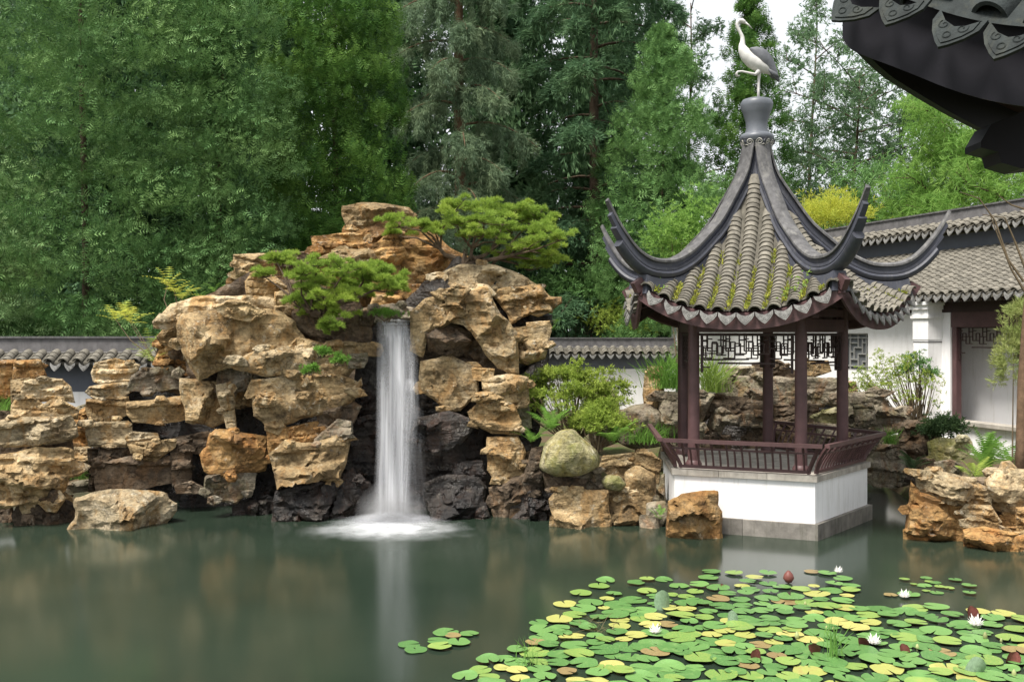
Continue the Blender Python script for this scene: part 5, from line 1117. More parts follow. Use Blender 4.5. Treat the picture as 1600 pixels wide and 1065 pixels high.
def bush(name, label, c, rad, n, tpl, size, mat, cat='bush', up=.3, clump=22, twigs=14, base=None, group=None, spread=.33, kind='out'):
    SEED[0] += 1; r = np.random.RandomState(SEED[0]); c = np.array(c, float); rad = np.array(rad, float); base = np.array(base if base is not None else [c[0], c[1], c[2]-rad[2]])
    root = thing(name, label, cat, tuple(base), group); d = r.normal(size=(clump, 3)); d /= np.linalg.norm(d, axis=1)[:, None]; d[:, 2] = np.abs(d[:, 2])*1.1-.25*(r.rand(clump) < .6)
    C = c+d*rad*r.uniform(.55, 1, clump)[:, None]; tw = MB()
    for k in range(min(twigs, clump)): 
        mid = (base+C[k])/2+r.normal(size=3)*.05; tw.tube([base+r.normal(size=3)*[.06, .06, 0], mid, C[k]], [.016, .011, .004], 4, False)
    if twigs: tw.obj('stems', M['twig'], root, base)
    ci = r.randint(0, clump, n); P = C[ci]+r.normal(size=(n, 3))*rad*spread*[1, 1, .7]; D = (P-c)*.6/rad.mean()+np.array([0, 0, up])+r.normal(size=P.shape)*.45
    m = MB(); scatter(*tpl, P, D, size*r.uniform(.6, 1.3, n), r, m); m.obj('foliage', mat, root, base); return root
bush('golden_shrub', 'golden yellow shrub glowing behind the pavilion roof corner', px(1305, 345, 31), (1.1, .9, .75), 1500, TUFTF, .2, M['lf_yellow'], clump=24, base=(X_(1305, 31), 31, .6), spread=.3)
bush('shrub', 'leafy yellow green shrub over the far garden wall', px(985, 505, 36), (1.5, .8, .7), 1500, LEAFTUFT, .17, M['lf_azalea'], base=(X_(985, 36), 36, .6))
bush('shrub', 'dark green shrub over the far garden wall', px(890, 470, 37), (1.8, .8, 1.0), 1300, LEAFTUFT, .22, M['lf_cypress'], base=(X_(890, 37), 37, .6))
bush('shrub', 'pale leafy shrub half hidden behind the pavilion roof', px(1070, 390, 30), (1.0, .8, 1.3), 1300, LEAFTUFT, .17, M['lf_bright'], base=(X_(1070, 30), 30, .6))
# junipers on the rockery: flat cloud pads on twisted stems
def juniper(name, label, crop, D0, root_px, pads, mat, n_per=150, sz=.085, jit=.5):
    SEED[0] += 1; r = np.random.RandomState(SEED[0]); ox, oy, sc = CR[crop]; rp = px(ox+root_px[0]*sc, oy+root_px[1]*sc, D0); root = thing(name, label, 'juniper', tuple(rp)); tw = MB(); m = MB()
    cs_ = [px(ox+a*sc, oy+b*sc, D0+r.uniform(-jit, jit)) for a, b, _, _ in pads]; K_ = 5; nodes = []
    order = sorted(range(len(pads)), key=lambda i: pads[i][0]); groups = np.array_split(order, K_)
    for gi in groups:
        cm = np.mean([cs_[i] for i in gi], 0); nd_ = rp*.45+cm*.55+np.array([0, 0, -.14])+r.normal(size=3)*.05; wob = r.normal(size=3)*.07
        tw.tube([rp, rp*.7+nd_*.3+wob, rp*.3+nd_*.7-wob, nd_], [.07, .055, .042, .035], 6, False)
        for i in gi: nodes.append((i, nd_))
    for i, nd_ in nodes:
        (a, b, wx, wz) = pads[i]; c = cs_[i]; s = D0/F*sc; rx, rz = wx*s*1.12, wz*s*1.1; tw.tube([nd_, (nd_+c)/2+r.normal(size=3)*.05, c-[0, 0, rz*.5]], [.028, .018, .009], 5, False)
        K = 13; cc = r.normal(size=(K, 3))*[rx*.55, rx*.45, rz*.42]; ksz = r.uniform(.5, 1.25, K)
        for q in range(6): tw.tube([c-[0, 0, rz*.5], c+cc[q]*.5-[0, 0, rz*.3], c+cc[q]], [.011, .007, .003], 4, False)
        n = int(n_per*(wx*wz/2000)**.7); ki = r.randint(0, K, n); u = r.normal(size=(n, 3)); u /= np.linalg.norm(u, axis=1)[:, None]; u[:, 2] = np.abs(u[:, 2])*.95-.12
        P = c+cc[ki]+u*np.array([rx*.27, rx*.27, rz*.42])*(r.uniform(.45, 1, n)*ksz[ki])[:, None]; Dv = u*[1, 1, .8]+np.array([math.copysign(.35, a-root_px[0]), 0, .5])+r.normal(size=P.shape)*.35
        scatter(*FAN6, P, Dv, sz*r.uniform(.6, 1.45, n), r, m)
    tw.obj('stems', M['bark'], root, rp); m.obj('foliage', mat, root, rp); return root
juniper('juniper', 'wide spreading bright juniper on the rockery shoulder over the waterfall', 'C', 18.9, (1090, 330),
 [(800,140,75,35),(770,185,45,25),(900,150,70,32),(1040,75,75,40),(1060,130,85,35),(1180,65,90,35),(1290,80,95,40),(1420,95,80,35),(1180,125,90,35),(1310,165,100,40),(1470,140,70,35),(1525,205,60,30),(1470,265,85,35),(1380,235,90,40),(1290,285,90,38),(1390,335,95,40),(1120,185,80,35),(1250,205,90,38),(960,170,55,28),(1330,120,90,35),(1480,310,60,25),(1420,180,80,35)], M['lf_juniper'], 620)
juniper('juniper', 'twisted bright juniper leaning over the rock left of the waterfall lip', 'C', 17.7, (420, 545),
 [(265,315,70,32),(185,372,50,28),(235,300,45,20),(430,318,60,30),(350,365,60,30),(480,365,70,38),(400,435,90,45),(340,505,70,38),(470,480,95,45),(520,400,80,40),(635,375,80,45),(745,395,75,60),(620,435,75,40),(700,350,85,36),(500,565,70,40),(480,615,50,25),(585,450,80,35),(760,440,55,35),(550,345,60,30),(410,540,60,30)], M['lf_juniper'], 620)
# azalea, ferns and small plants by the pond
bush('azalea_bush', 'airy yellow green azalea bush on the bank between rockery and pavilion', px(885, 625, 18.3), (1.15, .6, .74), 2500, LEAFTUFT, .095, M['lf_azalea'], clump=70, twigs=66, base=px(895, 700, 18.2), spread=.085)
bush('azalea_bush', 'lower olive green azalea clump in front of the airy azalea', px(935, 660, 17.8), (.5, .35, .36), 1800, LEAFTUFT, .085, M['lf_azalea'], clump=30, twigs=20, base=px(935, 705, 17.7), spread=.22)
def frond(L, n=14, w=.3, arch=.5):
    V = []; Fc = []
    for i in range(n):
        t = .12+.88*i/n; x = L*t*(1-.15*arch*t); z = L*(arch*t-.85*arch*t*t)
        l = w*L*math.sin(math.pi*min(1, .18+.82*(1-t)))*(.4+.6*(1-t)) if t > .2 else w*L*.5
        for s in (-1, 1):
            b = len(V); V += [[x-.012*L, 0, z], [x+.3*l, s*l, z-.12*l], [x+.028*L, 0, z+.006*L]]; Fc.append([b, b+1, b+2])
    for i in range(4):
        t0, t1 = i/4, (i+1)/4; b = len(V)
        f = lambda t: (L*t*(1-.15*arch*t), L*(arch*t-.85*arch*t*t))
        V += [[f(t0)[0], -.006*L, f(t0)[1]], [f(t0)[0], .006*L, f(t0)[1]], [f(t1)[0], 0, f(t1)[1]]]; Fc.append([b, b+1, b+2])
    return np.array(V), np.array(Fc)
FR = frond(1.)
def fern(name, label, p, n, L, mat, cat='fern', tpl=None, el=(.2, .9), group=None):
    SEED[0] += 1; r = np.random.RandomState(SEED[0]); m = MB(); p = np.array(p, float)
    for k in range(n):
        a = k*2.4+r.uniform(-.3, .3); e = r.uniform(*el); D = np.array([[math.cos(a)*math.cos(e), math.sin(a)*math.cos(e), math.sin(e)]]); up = np.array([[-math.cos(a)*math.sin(e), -math.sin(a)*math.sin(e), math.cos(e)]])
        scatter(*(tpl or FR), p[None]+r.normal(size=(1, 3))*.02, D, np.array([L*r.uniform(.7, 1.15)]), r, m, up*3)
    return tag(m.obj(name, mat, None, p), label, cat, group)
fern('fern', 'bright fern arching over the mossy boulder beside the azalea', px(862, 672, 17.6), 16, .62, M['lf_fern'])
fern('fern', 'fern between the azalea and the pavilion base stones', px(960, 690, 17.6), 16, .6, M['lf_fern'])
fern('fern', 'fern growing at the foot of the rockery column', px(830, 690, 17.7), 12, .42, M['lf_fern'])
fern('fern', 'tall bright fern in front of the gallery sill', px(1540, 735, 17.3), 18, .8, M['lf_fern'], el=(.35, 1.2))
fern('fern', 'low spreading fern near the slender trunk by the gallery', px(1580, 730, 17.0), 14, .6, M['lf_fern'])
fern('fern', 'yellow green fern behind the pale layered rock', px(1523, 745, 16.2), 12, .42, M['lf_azalea'])
fern('fern', 'small dark fern on the rock under the pavilion railing corner', px(1425, 735, 17.6), 14, .42, M['lf_darkivy'])
bush('ivy', 'dark ivy clump on the rocks under the white pillar', px(1468, 672, 18.9), (.32, .25, .28), 700, LEAFTUFT, .1, M['lf_darkivy'], 'ivy', clump=16, twigs=6)
bush('shrub', 'arching fine leaved shrub growing against the white gallery wall', px(1402, 610, 20.5), (.95, .5, .85), 900, LEAFTUFT, .075, M['lf_azalea'], clump=60, twigs=46, base=px(1432, 690, 20.5), spread=.11)
bush('shrub', 'wispy shrub top reaching up the gallery wall beside the pillar', px(1430, 580, 20.7), (.42, .3, .4), 420, LEAFTUFT, .08, M['lf_cypress'], clump=24, twigs=20, base=px(1436, 672, 20.7), spread=.14)
GR_ = (np.array([[0,-.012,0],[0,.012,0],[.5,0,.10],[.55,.008,.12],[1,0,.05]]), np.array([[0,1,2],[1,3,2],[2,3,4]]))
def grass(name, label, p, n, L, mat, w=1., el=(.5, 1.4), spread=.12, cat='grass clump'):
    SEED[0] += 1; r = np.random.RandomState(SEED[0]); a = r.uniform(0, 6.28, n); e = r.uniform(*el, n); p = np.array(p, float)
    D = np.stack([np.cos(a)*np.cos(e), np.sin(a)*np.cos(e), np.sin(e)], 1); up = np.stack([-np.cos(a)*np.sin(e), -np.sin(a)*np.sin(e), np.cos(e)], 1)*2
    m = MB(); scatter(GR_[0]*[1, w, 1], GR_[1], p+r.normal(size=(n, 3))*[spread, spread, 0], D, L*r.uniform(.55, 1.15, n), r, m, up); return tag(m.obj(name, mat, None, p), label, cat)
grass('grass_clump', 'bright green grass clump on the rock behind the pavilion column', px(1045, 606, 21), 420, .78, M['lf_fern'], .9, spread=.2)
grass('grass_clump', 'pale straw green grass clump seen between the pavilion columns', px(1112, 612, 21), 300, .85, M['lf_grass'], .8, spread=.15)
grass('grass_clump', 'small bright grass tuft on the rock beside the railing corner', px(1390, 693, 19), 140, .36, M['lf_fern'], 1.6, spread=.06)
grass('grass_clump', 'low green plants between the boulder and the pavilion railing', px(1015, 690, 20.4), 300, .45, M['lf_fern'], 2, spread=.25)
grass('grass_clump', 'moss green grass tuft in the left rock pile', px(10, 640, 17.9), 160, .3, M['lf_fern'], 1.5, spread=.12)
grass('grass_clump', 'small green tuft on the path stones', px(128, 748, 18.2), 120, .3, M['lf_fern'], 1.5, spread=.08)
PIN = frond(1., 6, .33, .35)
def pinnate(name, label, p, n, L, mat, el=(.1, .9), group=None): return fern(name, label, p, n, L, mat, 'sapling', PIN, el, group)
def sapling(name, label, base, tops, L, mat, nf=8):
    SEED[0] += 1; r = np.random.RandomState(SEED[0]); base = np.array(base, float); root = thing(name, label, 'sapling', tuple(base)); m = MB(); s = MB()
    for t_ in tops:
        t_ = np.array(t_, float); s.tube([base, (base+t_)/2+r.normal(size=3)*.05, t_], [.014, .01, .006], 4, False)
        for k in range(nf):
            a = k*2.4; e = r.uniform(-.1, .8); D = np.array([[math.cos(a)*math.cos(e), math.sin(a)*math.cos(e), math.sin(e)]]); scatter(*PIN, t_[None]-[[0, 0, r.uniform(0, .08)]], D, np.array([L*r.uniform(.7, 1.2)]), r, m, np.array([[0, 0, 3.]]))
    s.obj('stem', M['twig'], root, base); m.obj('leaves', mat, root, base)
sapling('sapling', 'yellow leaved sapling sprouting over the garden wall coping', px(240, 560, 18.9), [px(195, 490, 19.2), px(180, 498, 19.3), px(205, 500, 19.1)], .5, M['lf_yellow'])
sapling('sapling', 'yellow and orange leaved sapling on top of the rockery shoulder', px(265, 490, 18.7), [px(263, 440, 18.9), px(285, 462, 18.8), px(272, 452, 18.7)], .48, M['lf_yellow'])
sapling('sapling', 'green leaved sapling at the wall end beside the rockery', px(245, 575, 18.8), [px(235, 535, 18.9), px(228, 550, 18.8), px(240, 560, 18.6)], .46, M['lf_azalea'], 9)
sapling('sapling', 'light green sapling on the rockery behind the pale slab', px(345, 475, 18.9), [px(335, 450, 19), px(360, 455, 19.1), px(310, 462, 19), px(375, 448, 19.1)], .3, M['lf_fern'], 9)
sapling('sapling', 'green sapling growing from the overhanging right edge of the rockery', px(852, 515, 18.6), [px(868, 500, 18.5), px(862, 512, 18.4)], .22, M['lf_fern'], 7)
for q, lab in (((500, 550), 'small leafy plant on the ledge between slab and waterfall'), ((530, 562), 'round leaved plant on the ledge next to the waterfall'), ((486, 578), 'tiny green plant under the ledge plants')):
    bush('ledge_plant', lab, px(*q, 17.35), (.13, .1, .09), 90, LEAFTUFT, .085, M['lf_fern'], 'plant', clump=8, twigs=4)
bush('ivy', 'trailing ivy beside the waterfall lip', px(600, 492, 18.1), (.3, .15, .12), 160, LEAFTUFT, .07, M['lf_fern'], 'ivy', clump=10, twigs=4)
fern('fern', 'small fern at the waterline beside the orange boulder', px(1030, 808, 16.4), 10, .22, M['lf_fern'])
# slender trunk and bamboo, right edge
tb = thing('slender_tree', 'slender bare trunk with thin arching branches in front of the gallery', 'tree', tuple(px(1590, 760, 16.4)))
q = [px(1594, 760, 16.4), px(1595, 690, 16.4), px(1597, 600, 16.4), px(1604, 500, 16.3), px(1613, 400, 16.2), px(1627, 250, 16.0)]
MB().tube(q, [.085, .08, .075, .07, .065, .05], 8).obj('trunk', M['barkred'], tb, q[0], smooth=True)
br = MB()
for pts in ([(1604,460),(1580,420),(1560,370),(1545,330)], [(1600,440),(1575,405),(1555,345),(1530,310),(1500,300)], [(1612,330),(1580,320),(1560,305)], [(1606,430),(1585,375),(1570,340),(1535,335)]): br.tube([px(a, b, 16.2) for a, b in pts], np.linspace(.022, .006, len(pts)), 5, False)
br.obj('branches', M['twig'], tb, q[0])
bush('bamboo', 'yellow green bamboo with narrow leaves in front of the gallery opening', px(1582, 585, 16.8), (.3, .3, 1.05), 480, TUFT, .13, M['lf_bamboo'], 'bamboo', clump=60, twigs=3, base=px(1590, 730, 16.8), spread=.14)
bush('bamboo', 'thin bamboo spray under the gallery eave', px(1600, 490, 16.9), (.3, .3, .3), 300, TUFT, .12, M['lf_bamboo'], 'bamboo', clump=16, twigs=12, base=px(1598, 560, 16.9), spread=.18)
# ------------------------------------------------------------------ water lilies
def m_pad(name, a, b, edge, under):
    t = NT(name); c = t.n('TexCoord').outputs['Object']; oi = t.n('ObjectInfo').outputs['Random']
    col = t.mix(oi, a, b); sp = t.n('SeparateXYZ'); t.l(c, sp.inputs[0])
    an = t.math('ARCTAN2', sp.outputs[1], sp.outputs[0]); ve = t.math('ABSOLUTE', t.math('SINE', t.math('MULTIPLY', an, 8.)))
    col = t.mix(t.ramp(ve, [(0, .45), (.16, 0)]), col, tuple(min(1, x*1.45) for x in b))
    cc = t.coords(); col = t.mix(t.ramp(t.noise(cc, 9, 5, .65), [(.5, 0), (.68, .8)]), col, edge)
    g = t.n('NewGeometry'); col = t.mix(g.outputs['Backfacing'], col, under)
    return t.fin(t.bsdf(col, .38, .45, t.noise(cc, 22, 3), .15, .01))
M['pad_g'] = m_pad('lily_pad_green', (.06,.155,.04), (.135,.27,.075), (.17,.28,.09), (.16,.07,.05))
M['pad_l'] = m_pad('lily_pad_lime', (.13,.24,.055), (.21,.31,.075), (.31,.33,.085), (.2,.1,.05))
M['pad_y'] = m_pad('lily_pad_yellow', (.31,.34,.09), (.42,.40,.13), (.33,.25,.09), (.25,.14,.05))
M['pad_b'] = m_pad('lily_pad_brown', (.22,.16,.07), (.3,.24,.1), (.14,.09,.04), (.2,.1,.05))
M['pad_r'] = m_plain('raised_lily_leaf', (.17,.25,.16), .3, .4, 6, .5)
M['petal'] = m_leaf('lily_petal', (.85,.83,.82), (.9,.88,.86), None, .3)
M['stamen'] = m_plain('lily_stamen', (.75,.5,.06), .2)
M['bud'] = m_plain('lily_bud', (.16,.055,.045), .3, .5); M['budg'] = m_plain('lily_bud_green', (.3,.33,.14), .3, .5)
def pad_mesh(seed, curl=0.):
    r = np.random.RandomState(seed); n = 26; gap = r.uniform(.08, .22); a = np.linspace(gap, 2*np.pi-gap, n); wob = 1+.035*np.sin(a*3+seed)+.03*np.sin(a*5+seed*2)
    rows = []
    for f in (.02, .45, .8, 1.):
        rr = f*wob*(1-.12*np.exp(-((np.minimum(a, 2*np.pi-a)-gap)/.12)**2)*(f > .7)); z = .012*np.sin(a*4+seed)*f*f+(.012*f**4)+curl*np.maximum(0, f*np.cos(a-r.uniform(1, 5)))**2*.9
        x = rr*np.cos(a); y = rr*np.sin(a); rows.append(np.stack([x*(1-.3*min(1, curl)*(z > .2)), y, z], 1))
    m = MB(); m.grid(np.stack(rows)[:, ::-1]); return m
def fold_mesh(seed, k):          # a leaf standing half folded out of the water
    r = np.random.RandomState(seed); m = MB(); G = []
    for v in np.linspace(-1, 1, 9):
        row = []
        for u in np.linspace(0, 1, 8):
            w = math.sqrt(max(.02, 1-v*v)); ang = (u-.5)*2*w*k; row.append([math.sin(ang)*.55, .55*(1-math.cos(ang))*1.2-.1, v*.75+.45])
        G.append(row)
    m.grid(np.array(G)); return m
PADS = {k: [pad_mesh(s*5+i, c).mesh('lily_pad', M[k]) for s, c in ((1, 0), (2, 0), (3, 0), (4, .0), (5, .16))] for i, k in enumerate(('pad_g', 'pad_l', 'pad_y', 'pad_b'))}
for v in PADS.values():
    for me in v:
        for p in me.polygons: p.use_smooth = True
P5 = lambda x, y: (600+x*.3125, 860+y*.3125); P6 = lambda x, y: (1080+x*.325, 860+y*.325)
placed = []
def pad(xp, yp, dia_px, kind, iso, r, tilt=0.):
    p = pxw(xp, yp); d = dia_px/F*p[1]/2; z = .008+.0035*(len(placed) % 9); me = PADS[kind][r.randint(0, 5 if not iso else 4)]; o = bpy.data.objects.new('lily_pad', me); COL.objects.link(o)
    o.location = (p[0], p[1], z); o.scale = (d, d, d); o.rotation_euler = (r.normal()*.02+tilt, r.normal()*.02, r.uniform(0, 6.28)); placed.append((p[0], p[1], d))
    nm = {'pad_g': 'green', 'pad_l': 'lime green', 'pad_y': 'yellow', 'pad_b': 'withered brown'}[kind]
    PO.append((o, nm, iso, d))
PO = []
r6 = np.random.RandomState(21)
def pick(): q = r6.rand(); return 'pad_g' if q < .58 else 'pad_l' if q < .78 else 'pad_y' if q < .90 else 'pad_g' if q < .965 else 'pad_b'
for x, y, w, k in [(127,470,115,'pad_g'),(158,498,115,'pad_g'),(308,412,130,'pad_g'),(425,420,95,'pad_g'),(268,458,110,'pad_g'),(372,464,120,'pad_g'),(280,486,120,'pad_l'),(345,435,80,'pad_b')]:
    pad(*P5(x, y), w*.3125, k, 1, r6)
for x, y, w in [(1025,147,50),(1130,132,55),(1120,170,70),(1175,158,55),(1070,165,35),(1195,178,50),(1240,186,50),(1270,147,60),(1335,175,68),(1338,212,60),(1180,203,65),(1130,195,40),(1145,152,45)]:
    pad(*P6(x, y), w*.325, 'pad_g' if w > 52 else 'pad_l', 2, r6)
ex = [(1108,153,95,'pad_g'),(1075,182,105,'pad_l'),(985,218,110,'pad_l'),(1150,222,80,'pad_g'),(1260,168,88,'pad_g'),(1315,150,75,'pad_l'),(1400,147,88,'pad_g'),(1475,178,100,'pad_g'),(1115,243,75,'pad_y'),(905,272,115,'pad_y'),(1035,266,125,'pad_g'),(995,297,130,'pad_g'),(950,330,120,'pad_l'),(1155,328,140,'pad_g'),(1315,212,100,'pad_l'),(1300,300,125,'pad_g'),(1245,250,140,'pad_g'),(1270,327,85,'pad_g'),(773,365,95,'pad_g'),(795,398,140,'pad_g'),(880,396,105,'pad_g'),(800,446,145,'pad_g'),(825,478,110,'pad_g'),(905,447,70,'pad_y'),(960,428,90,'pad_y'),(955,477,145,'pad_g'),(1055,428,90,'pad_g'),(1100,500,155,'pad_g'),(975,522,155,'pad_l'),(1000,570,145,'pad_g'),(870,570,120,'pad_g'),(665,503,105,'pad_g'),(520,557,120,'pad_g'),(480,598,115,'pad_l'),(405,630,130,'pad_g'),(525,637,110,'pad_l'),(590,593,85,'pad_y'),(665,603,110,'pad_y'),(775,600,120,'pad_g'),(680,650,100,'pad_y'),(805,640,115,'pad_g'),(915,617,100,'pad_b'),(1140,570,125,'pad_y'),(1200,445,90,'pad_y'),(1180,380,110,'pad_y'),(1330,375,110,'pad_y'),(1420,375,100,'pad_b'),(1165,412,110,'pad_g'),(1510,300,105,'pad_y'),(1510,273,115,'pad_g'),(1575,178,100,'pad_g'),(1510,230,85,'pad_l'),(1440,222,65,'pad_l'),(1100,290,60,'pad_y')]
for x, y, w, k in ex: pad(*P5(x, y), w*.3125, k, 0, r6)
for x, y, w, k in [(97,104,92,'pad_g'),(82,134,98,'pad_g'),(207,112,85,'pad_l'),(368,113,84,'pad_g'),(305,136,85,'pad_y'),(272,156,80,'pad_g'),(372,159,85,'pad_g'),(437,177,90,'pad_g'),(245,173,75,'pad_y'),(530,188,95,'pad_l'),(655,112,90,'pad_g'),(728,140,90,'pad_g'),(686,165,85,'pad_g'),(768,177,85,'pad_g'),(765,197,90,'pad_l'),(672,193,115,'pad_g'),(750,218,70,'pad_y'),(580,104,75,'pad_b'),(958,217,65,'pad_b'),(1045,215,105,'pad_g'),(1175,276,125,'pad_g'),(1380,300,110,'pad_y'),(1500,312,110,'pad_y'),(590,181,55,'pad_y')]: pad(*P6(x, y), w*.325, k, 0, r6)
# fill the rest of the mat
def edge_y(x): return np.interp(x, [700, 760, 830, 880, 930, 1000, 1080, 1180, 1280, 1340, 1400, 1470, 1540, 1620], [1062, 1030, 990, 955, 935, 925, 915, 912, 922, 940, 948, 942, 950, 958])
tries = 0
while len(placed) < 297 and tries < 60000:
    tries += 1; x = r6.uniform(700, 1640); y = r6.uniform(900, 1085)
    if y < edge_y(x)+4 or (760 < x < 900 and y > 1000 and r6.rand() < .7): continue
    p = pxw(x, y); rad = r6.uniform(.10, .175)
    ok = all((p[0]-a)**2+(p[1]-b)**2 > (.80*(rad+c))**2 for a, b, c in placed) 
    if not ok and tries > 9000: ok = all((p[0]-a)**2+(p[1]-b)**2 > (.58*(rad+c))**2 for a, b, c in placed)
    if ok: pad(x, y, rad*2*F/p[1], pick(), 0, r6)
EXT = {k: MB() for k in PADS}; extra = 0; tries = 0
PVF = {k: [(np.array([v.co[:] for v in me.vertices]), np.array([list(p.vertices) for p in me.polygons])) for me in v] for k, v in PADS.items()}
while extra < 75 and tries < 30000:
    tries += 1; x = r6.uniform(720, 1660); y = r6.uniform(930, 1090)
    if y < edge_y(x)+14: continue
    p = pxw(x, y); rad = r6.uniform(.10, .17)
    if all((p[0]-a)**2+(p[1]-b)**2 > (.60*(rad+c))**2 for a, b, c in placed):
        k = pick(); V, Fq = PVF[k][r6.randint(0, 4)]; th = r6.uniform(0, 6.28); ca, sa = math.cos(th), math.sin(th); V = V@np.array([[ca, -sa, 0], [sa, ca, 0], [0, 0, 1]]).T*rad; EXT[k].add(V+[p[0], p[1], .006+.0035*(extra % 8)+.0015], Fq); placed.append((p[0], p[1], rad)); extra += 1
for k, q in EXT.items():
    if q.n: tag(q.obj('lily_pads', M[k], None, smooth=True), kind='stuff')
print('pads', len(placed))
fm_ = [fold_mesh(3, 1.6), fold_mesh(4, 1.0)]; fme = [q.mesh('folded_lily_pad', M[k]) for q, k in ((fm_[0], 'bud'), (fm_[1], 'pad_r'))]
for me in fme:
    for p in me.polygons: p.use_smooth = True
for x, y, h, k, tilt in [(1350,320,75,0,.2),(822,460,75,0,.9),(325,525,75,0,.1),(1545,545,85,0,-.5),(195,355,75,1,0),(595,495,80,0,1.1),(1345,590,110,1,.9),(1025,495,65,0,.3),(145,180,30,0,0)]:
    xp, yp = P6(x, y); p = pxw(xp, yp); L = h*.325/F*p[1]; o = bpy.data.objects.new('folded_lily_pad', fme[k]); COL.objects.link(o); o.location = (p[0], p[1], .0); o.scale = (L*(.62 if k == 0 else .75),)*3; o.rotation_euler = (r6.uniform(-.2, .2), tilt*.6, r6.uniform(-.8, .8)+(math.pi if k == 0 else 0))
    tag(o, ('reddish brown folded lily leaf standing up out of the mat', 'grey green raised lily leaf standing up out of the mat')[k], 'lily leaf', ('reddish folded leaves', 'green raised leaves')[k])
o = bpy.data.objects.new('folded_lily_pad', fme[1]); COL.objects.link(o); p = pxw(*P5(1392, 295)); o.location = p; o.scale = (.2,)*3; tag(o, 'grey green raised lily leaf standing up out of the mat', 'lily leaf', 'green raised leaves')
def petal(L, w, lift):
    V = [[0, -w*.3, 0], [0, w*.3, 0], [L*.5, -w, L*.5*lift*.8], [L*.5, w, L*.5*lift*.8], [L*.5, 0, L*.5*lift*.8-w*.5], [L, 0, L*lift*1.25], [0, 0, -w*.15]]
    return np.array(V), np.array([[0,6,4],[0,4,2],[6,1,3],[6,3,4],[2,4,5],[4,3,5]])
def flower(xp, yp, wpx, lab):
    p = pxw(xp, yp); R = wpx/F*p[1]/2; root = thing('water_lily_flower', lab, 'flower', (p[0], p[1], .02), 'white water lily flowers in the mat')
    for ringn, (n, lift, l) in enumerate(((8, .25, 1.), (8, .6, .95), (6, 1.1, .8))):
        V, Fc = petal(R*l, R*.2, lift); me = MB().add(V, Fc).mesh('petal', M['petal'])
        for k in range(n):
            o = bpy.data.objects.new('petal', me); COL.objects.link(o); o.parent = root; o.rotation_euler = (0, 0, 6.283*k/n+ringn*.4); o.location = (0, 0, .02+.004*ringn)
    st = MB()
    for k in range(14): a = k*2.4; st.tube([(0, 0, .02), (R*.16*math.cos(a), R*.16*math.sin(a), R*.3+.02)], [.004, .002], 4, False)
    o = link('stamens', st.mesh('stamens', M['stamen']), None); o.parent = root
for x, y, w, lab in [(708,116,45,0),(1025,237,58,0),(1368,372,78,0),(878,462,72,0)]: flower(*P6(x, y), w*.325*1.05, 'open white water lily flower floating in the pad mat')
flower(*P5(1355, 425), 22, 'open white water lily flower floating in the pad mat')
def bud(xp, yp, hpx, mat, lab, grp, fat=.36):
    p = pxw(xp, yp); h = hpx/F*p[1]; m = MB().lathe([(0, -.01), (h*fat*.55, h*.02), (h*fat, h*.35), (h*fat*.8, h*.65), (h*fat*.3, h*.92), (0, h)], (0, 0, .01), 10); m.tube([(0, 0, -.12), (0, 0, .03)], .008, 5); o = m.obj('water_lily_bud', mat, None, smooth=True); o.location = (p[0], p[1], 0); tag(o, lab, 'bud', grp)
bud(*P6(468, 155), 19, M['bud'], 'fat dark red water lily bud beyond the pad mat edge', None, .46)
for x, y, h in [(508,430,40),(1413,430,38),(1490,445,22),(1087,480,30),(1552,612,40),(650,380,18),(683,385,18),(548,268,22)]: bud(*P6(x, y), h*.325, M['budg'], 'small greenish white water lily bud poking up in the mat', 'small lily buds in the mat', .3)
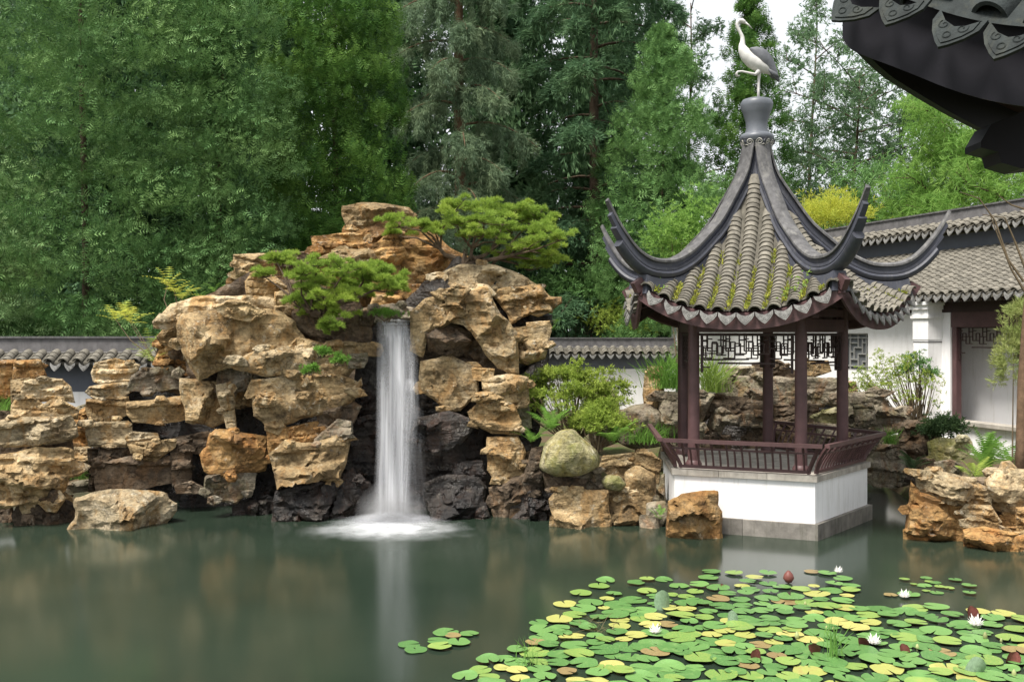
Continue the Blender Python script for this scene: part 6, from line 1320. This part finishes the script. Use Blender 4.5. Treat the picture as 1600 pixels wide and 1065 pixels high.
LMK = [(P6(708,116), 'beside the white flower nearest the pavilion'), (P6(1025,237), 'beside the white flower at the gap in the mat'), (P6(1368,372), 'beside the largest white flower'), (P6(878,462), 'beside the white flower next to a folded leaf'), (P5(1355,425), 'beside the white flower among yellow pads'),
 (P6(690,515), 'around the upright water grass'), (P5(725,570), 'around the spiky water grass'), (P5(1060,400), 'around the withered water grass'), (P6(468,155), 'beside the fat dark red bud')]
LMK = [(pxw(*a), b) for a, b in LMK]
for o, nm, iso, d in PO:
    L = o.location; sz = 'large' if d > .165 else 'small' if d < .125 else 'medium'
    if iso: ph = 'in the small group drifting apart from the mat' if iso == 1 else 'floating by the rusty rock bank'
    else:
        k = min(LMK, key=lambda q: (q[0][0]-L.x)**2+(q[0][1]-L.y)**2)
        if (k[0][0]-L.x)**2+(k[0][1]-L.y)**2 < .42: ph = k[1]
        else:
            nb_ = sum((L.x-a)**2+(L.y-b)**2 < .36 for a, b, c in placed); ph = 'inside the mat' if nb_ > 9 else 'in a looser patch' if nb_ > 6 else 'at the mat edge'
            o2 = min((q for q in PO if q[0] is not o and q[2] == 0), key=lambda q: (q[0].location.x-L.x)**2+(q[0].location.y-L.y)**2); ph += ' beside a %s %s pad' % ('larger' if o2[3] > d*1.12 else 'smaller' if o2[3] < d*.89 else 'similar', o2[1])
    tag(o, '%s %s lily pad %s' % (sz, nm, ph), 'lily pad', '%s %s pads %s' % (sz, nm, ph))
M['blade'] = m_leaf('water_grass', (.10,.24,.05), (.2,.36,.09), None, .3)
grass('water_grass', 'upright green water grass tuft among the lily pads', pxw(*P6(690, 515)), 34, .40, M['blade'], 1.5, (.6, 1.45), .05, 'water grass')
grass('water_grass', 'spiky water grass tuft at the left end of the lily mat', pxw(*P5(725, 570)), 26, .3, M['blade'], 1.5, (.3, 1.3), .08, 'water grass')
M['drybl'] = m_leaf('dry_grass', (.16,.13,.07), (.24,.2,.11), None, .2)
grass('water_grass', 'withered brown water grass between lily pads', pxw(*P5(1060, 400)), 30, .26, M['drybl'], 1., (.1, .7), .1, 'water grass')

print('TRIS', sum(sum(len(p.vertices)-2 for p in me.polygons) if len(me.polygons) < 3000 else len(me.loops)-2*len(me.polygons) for me in bpy.data.meshes))
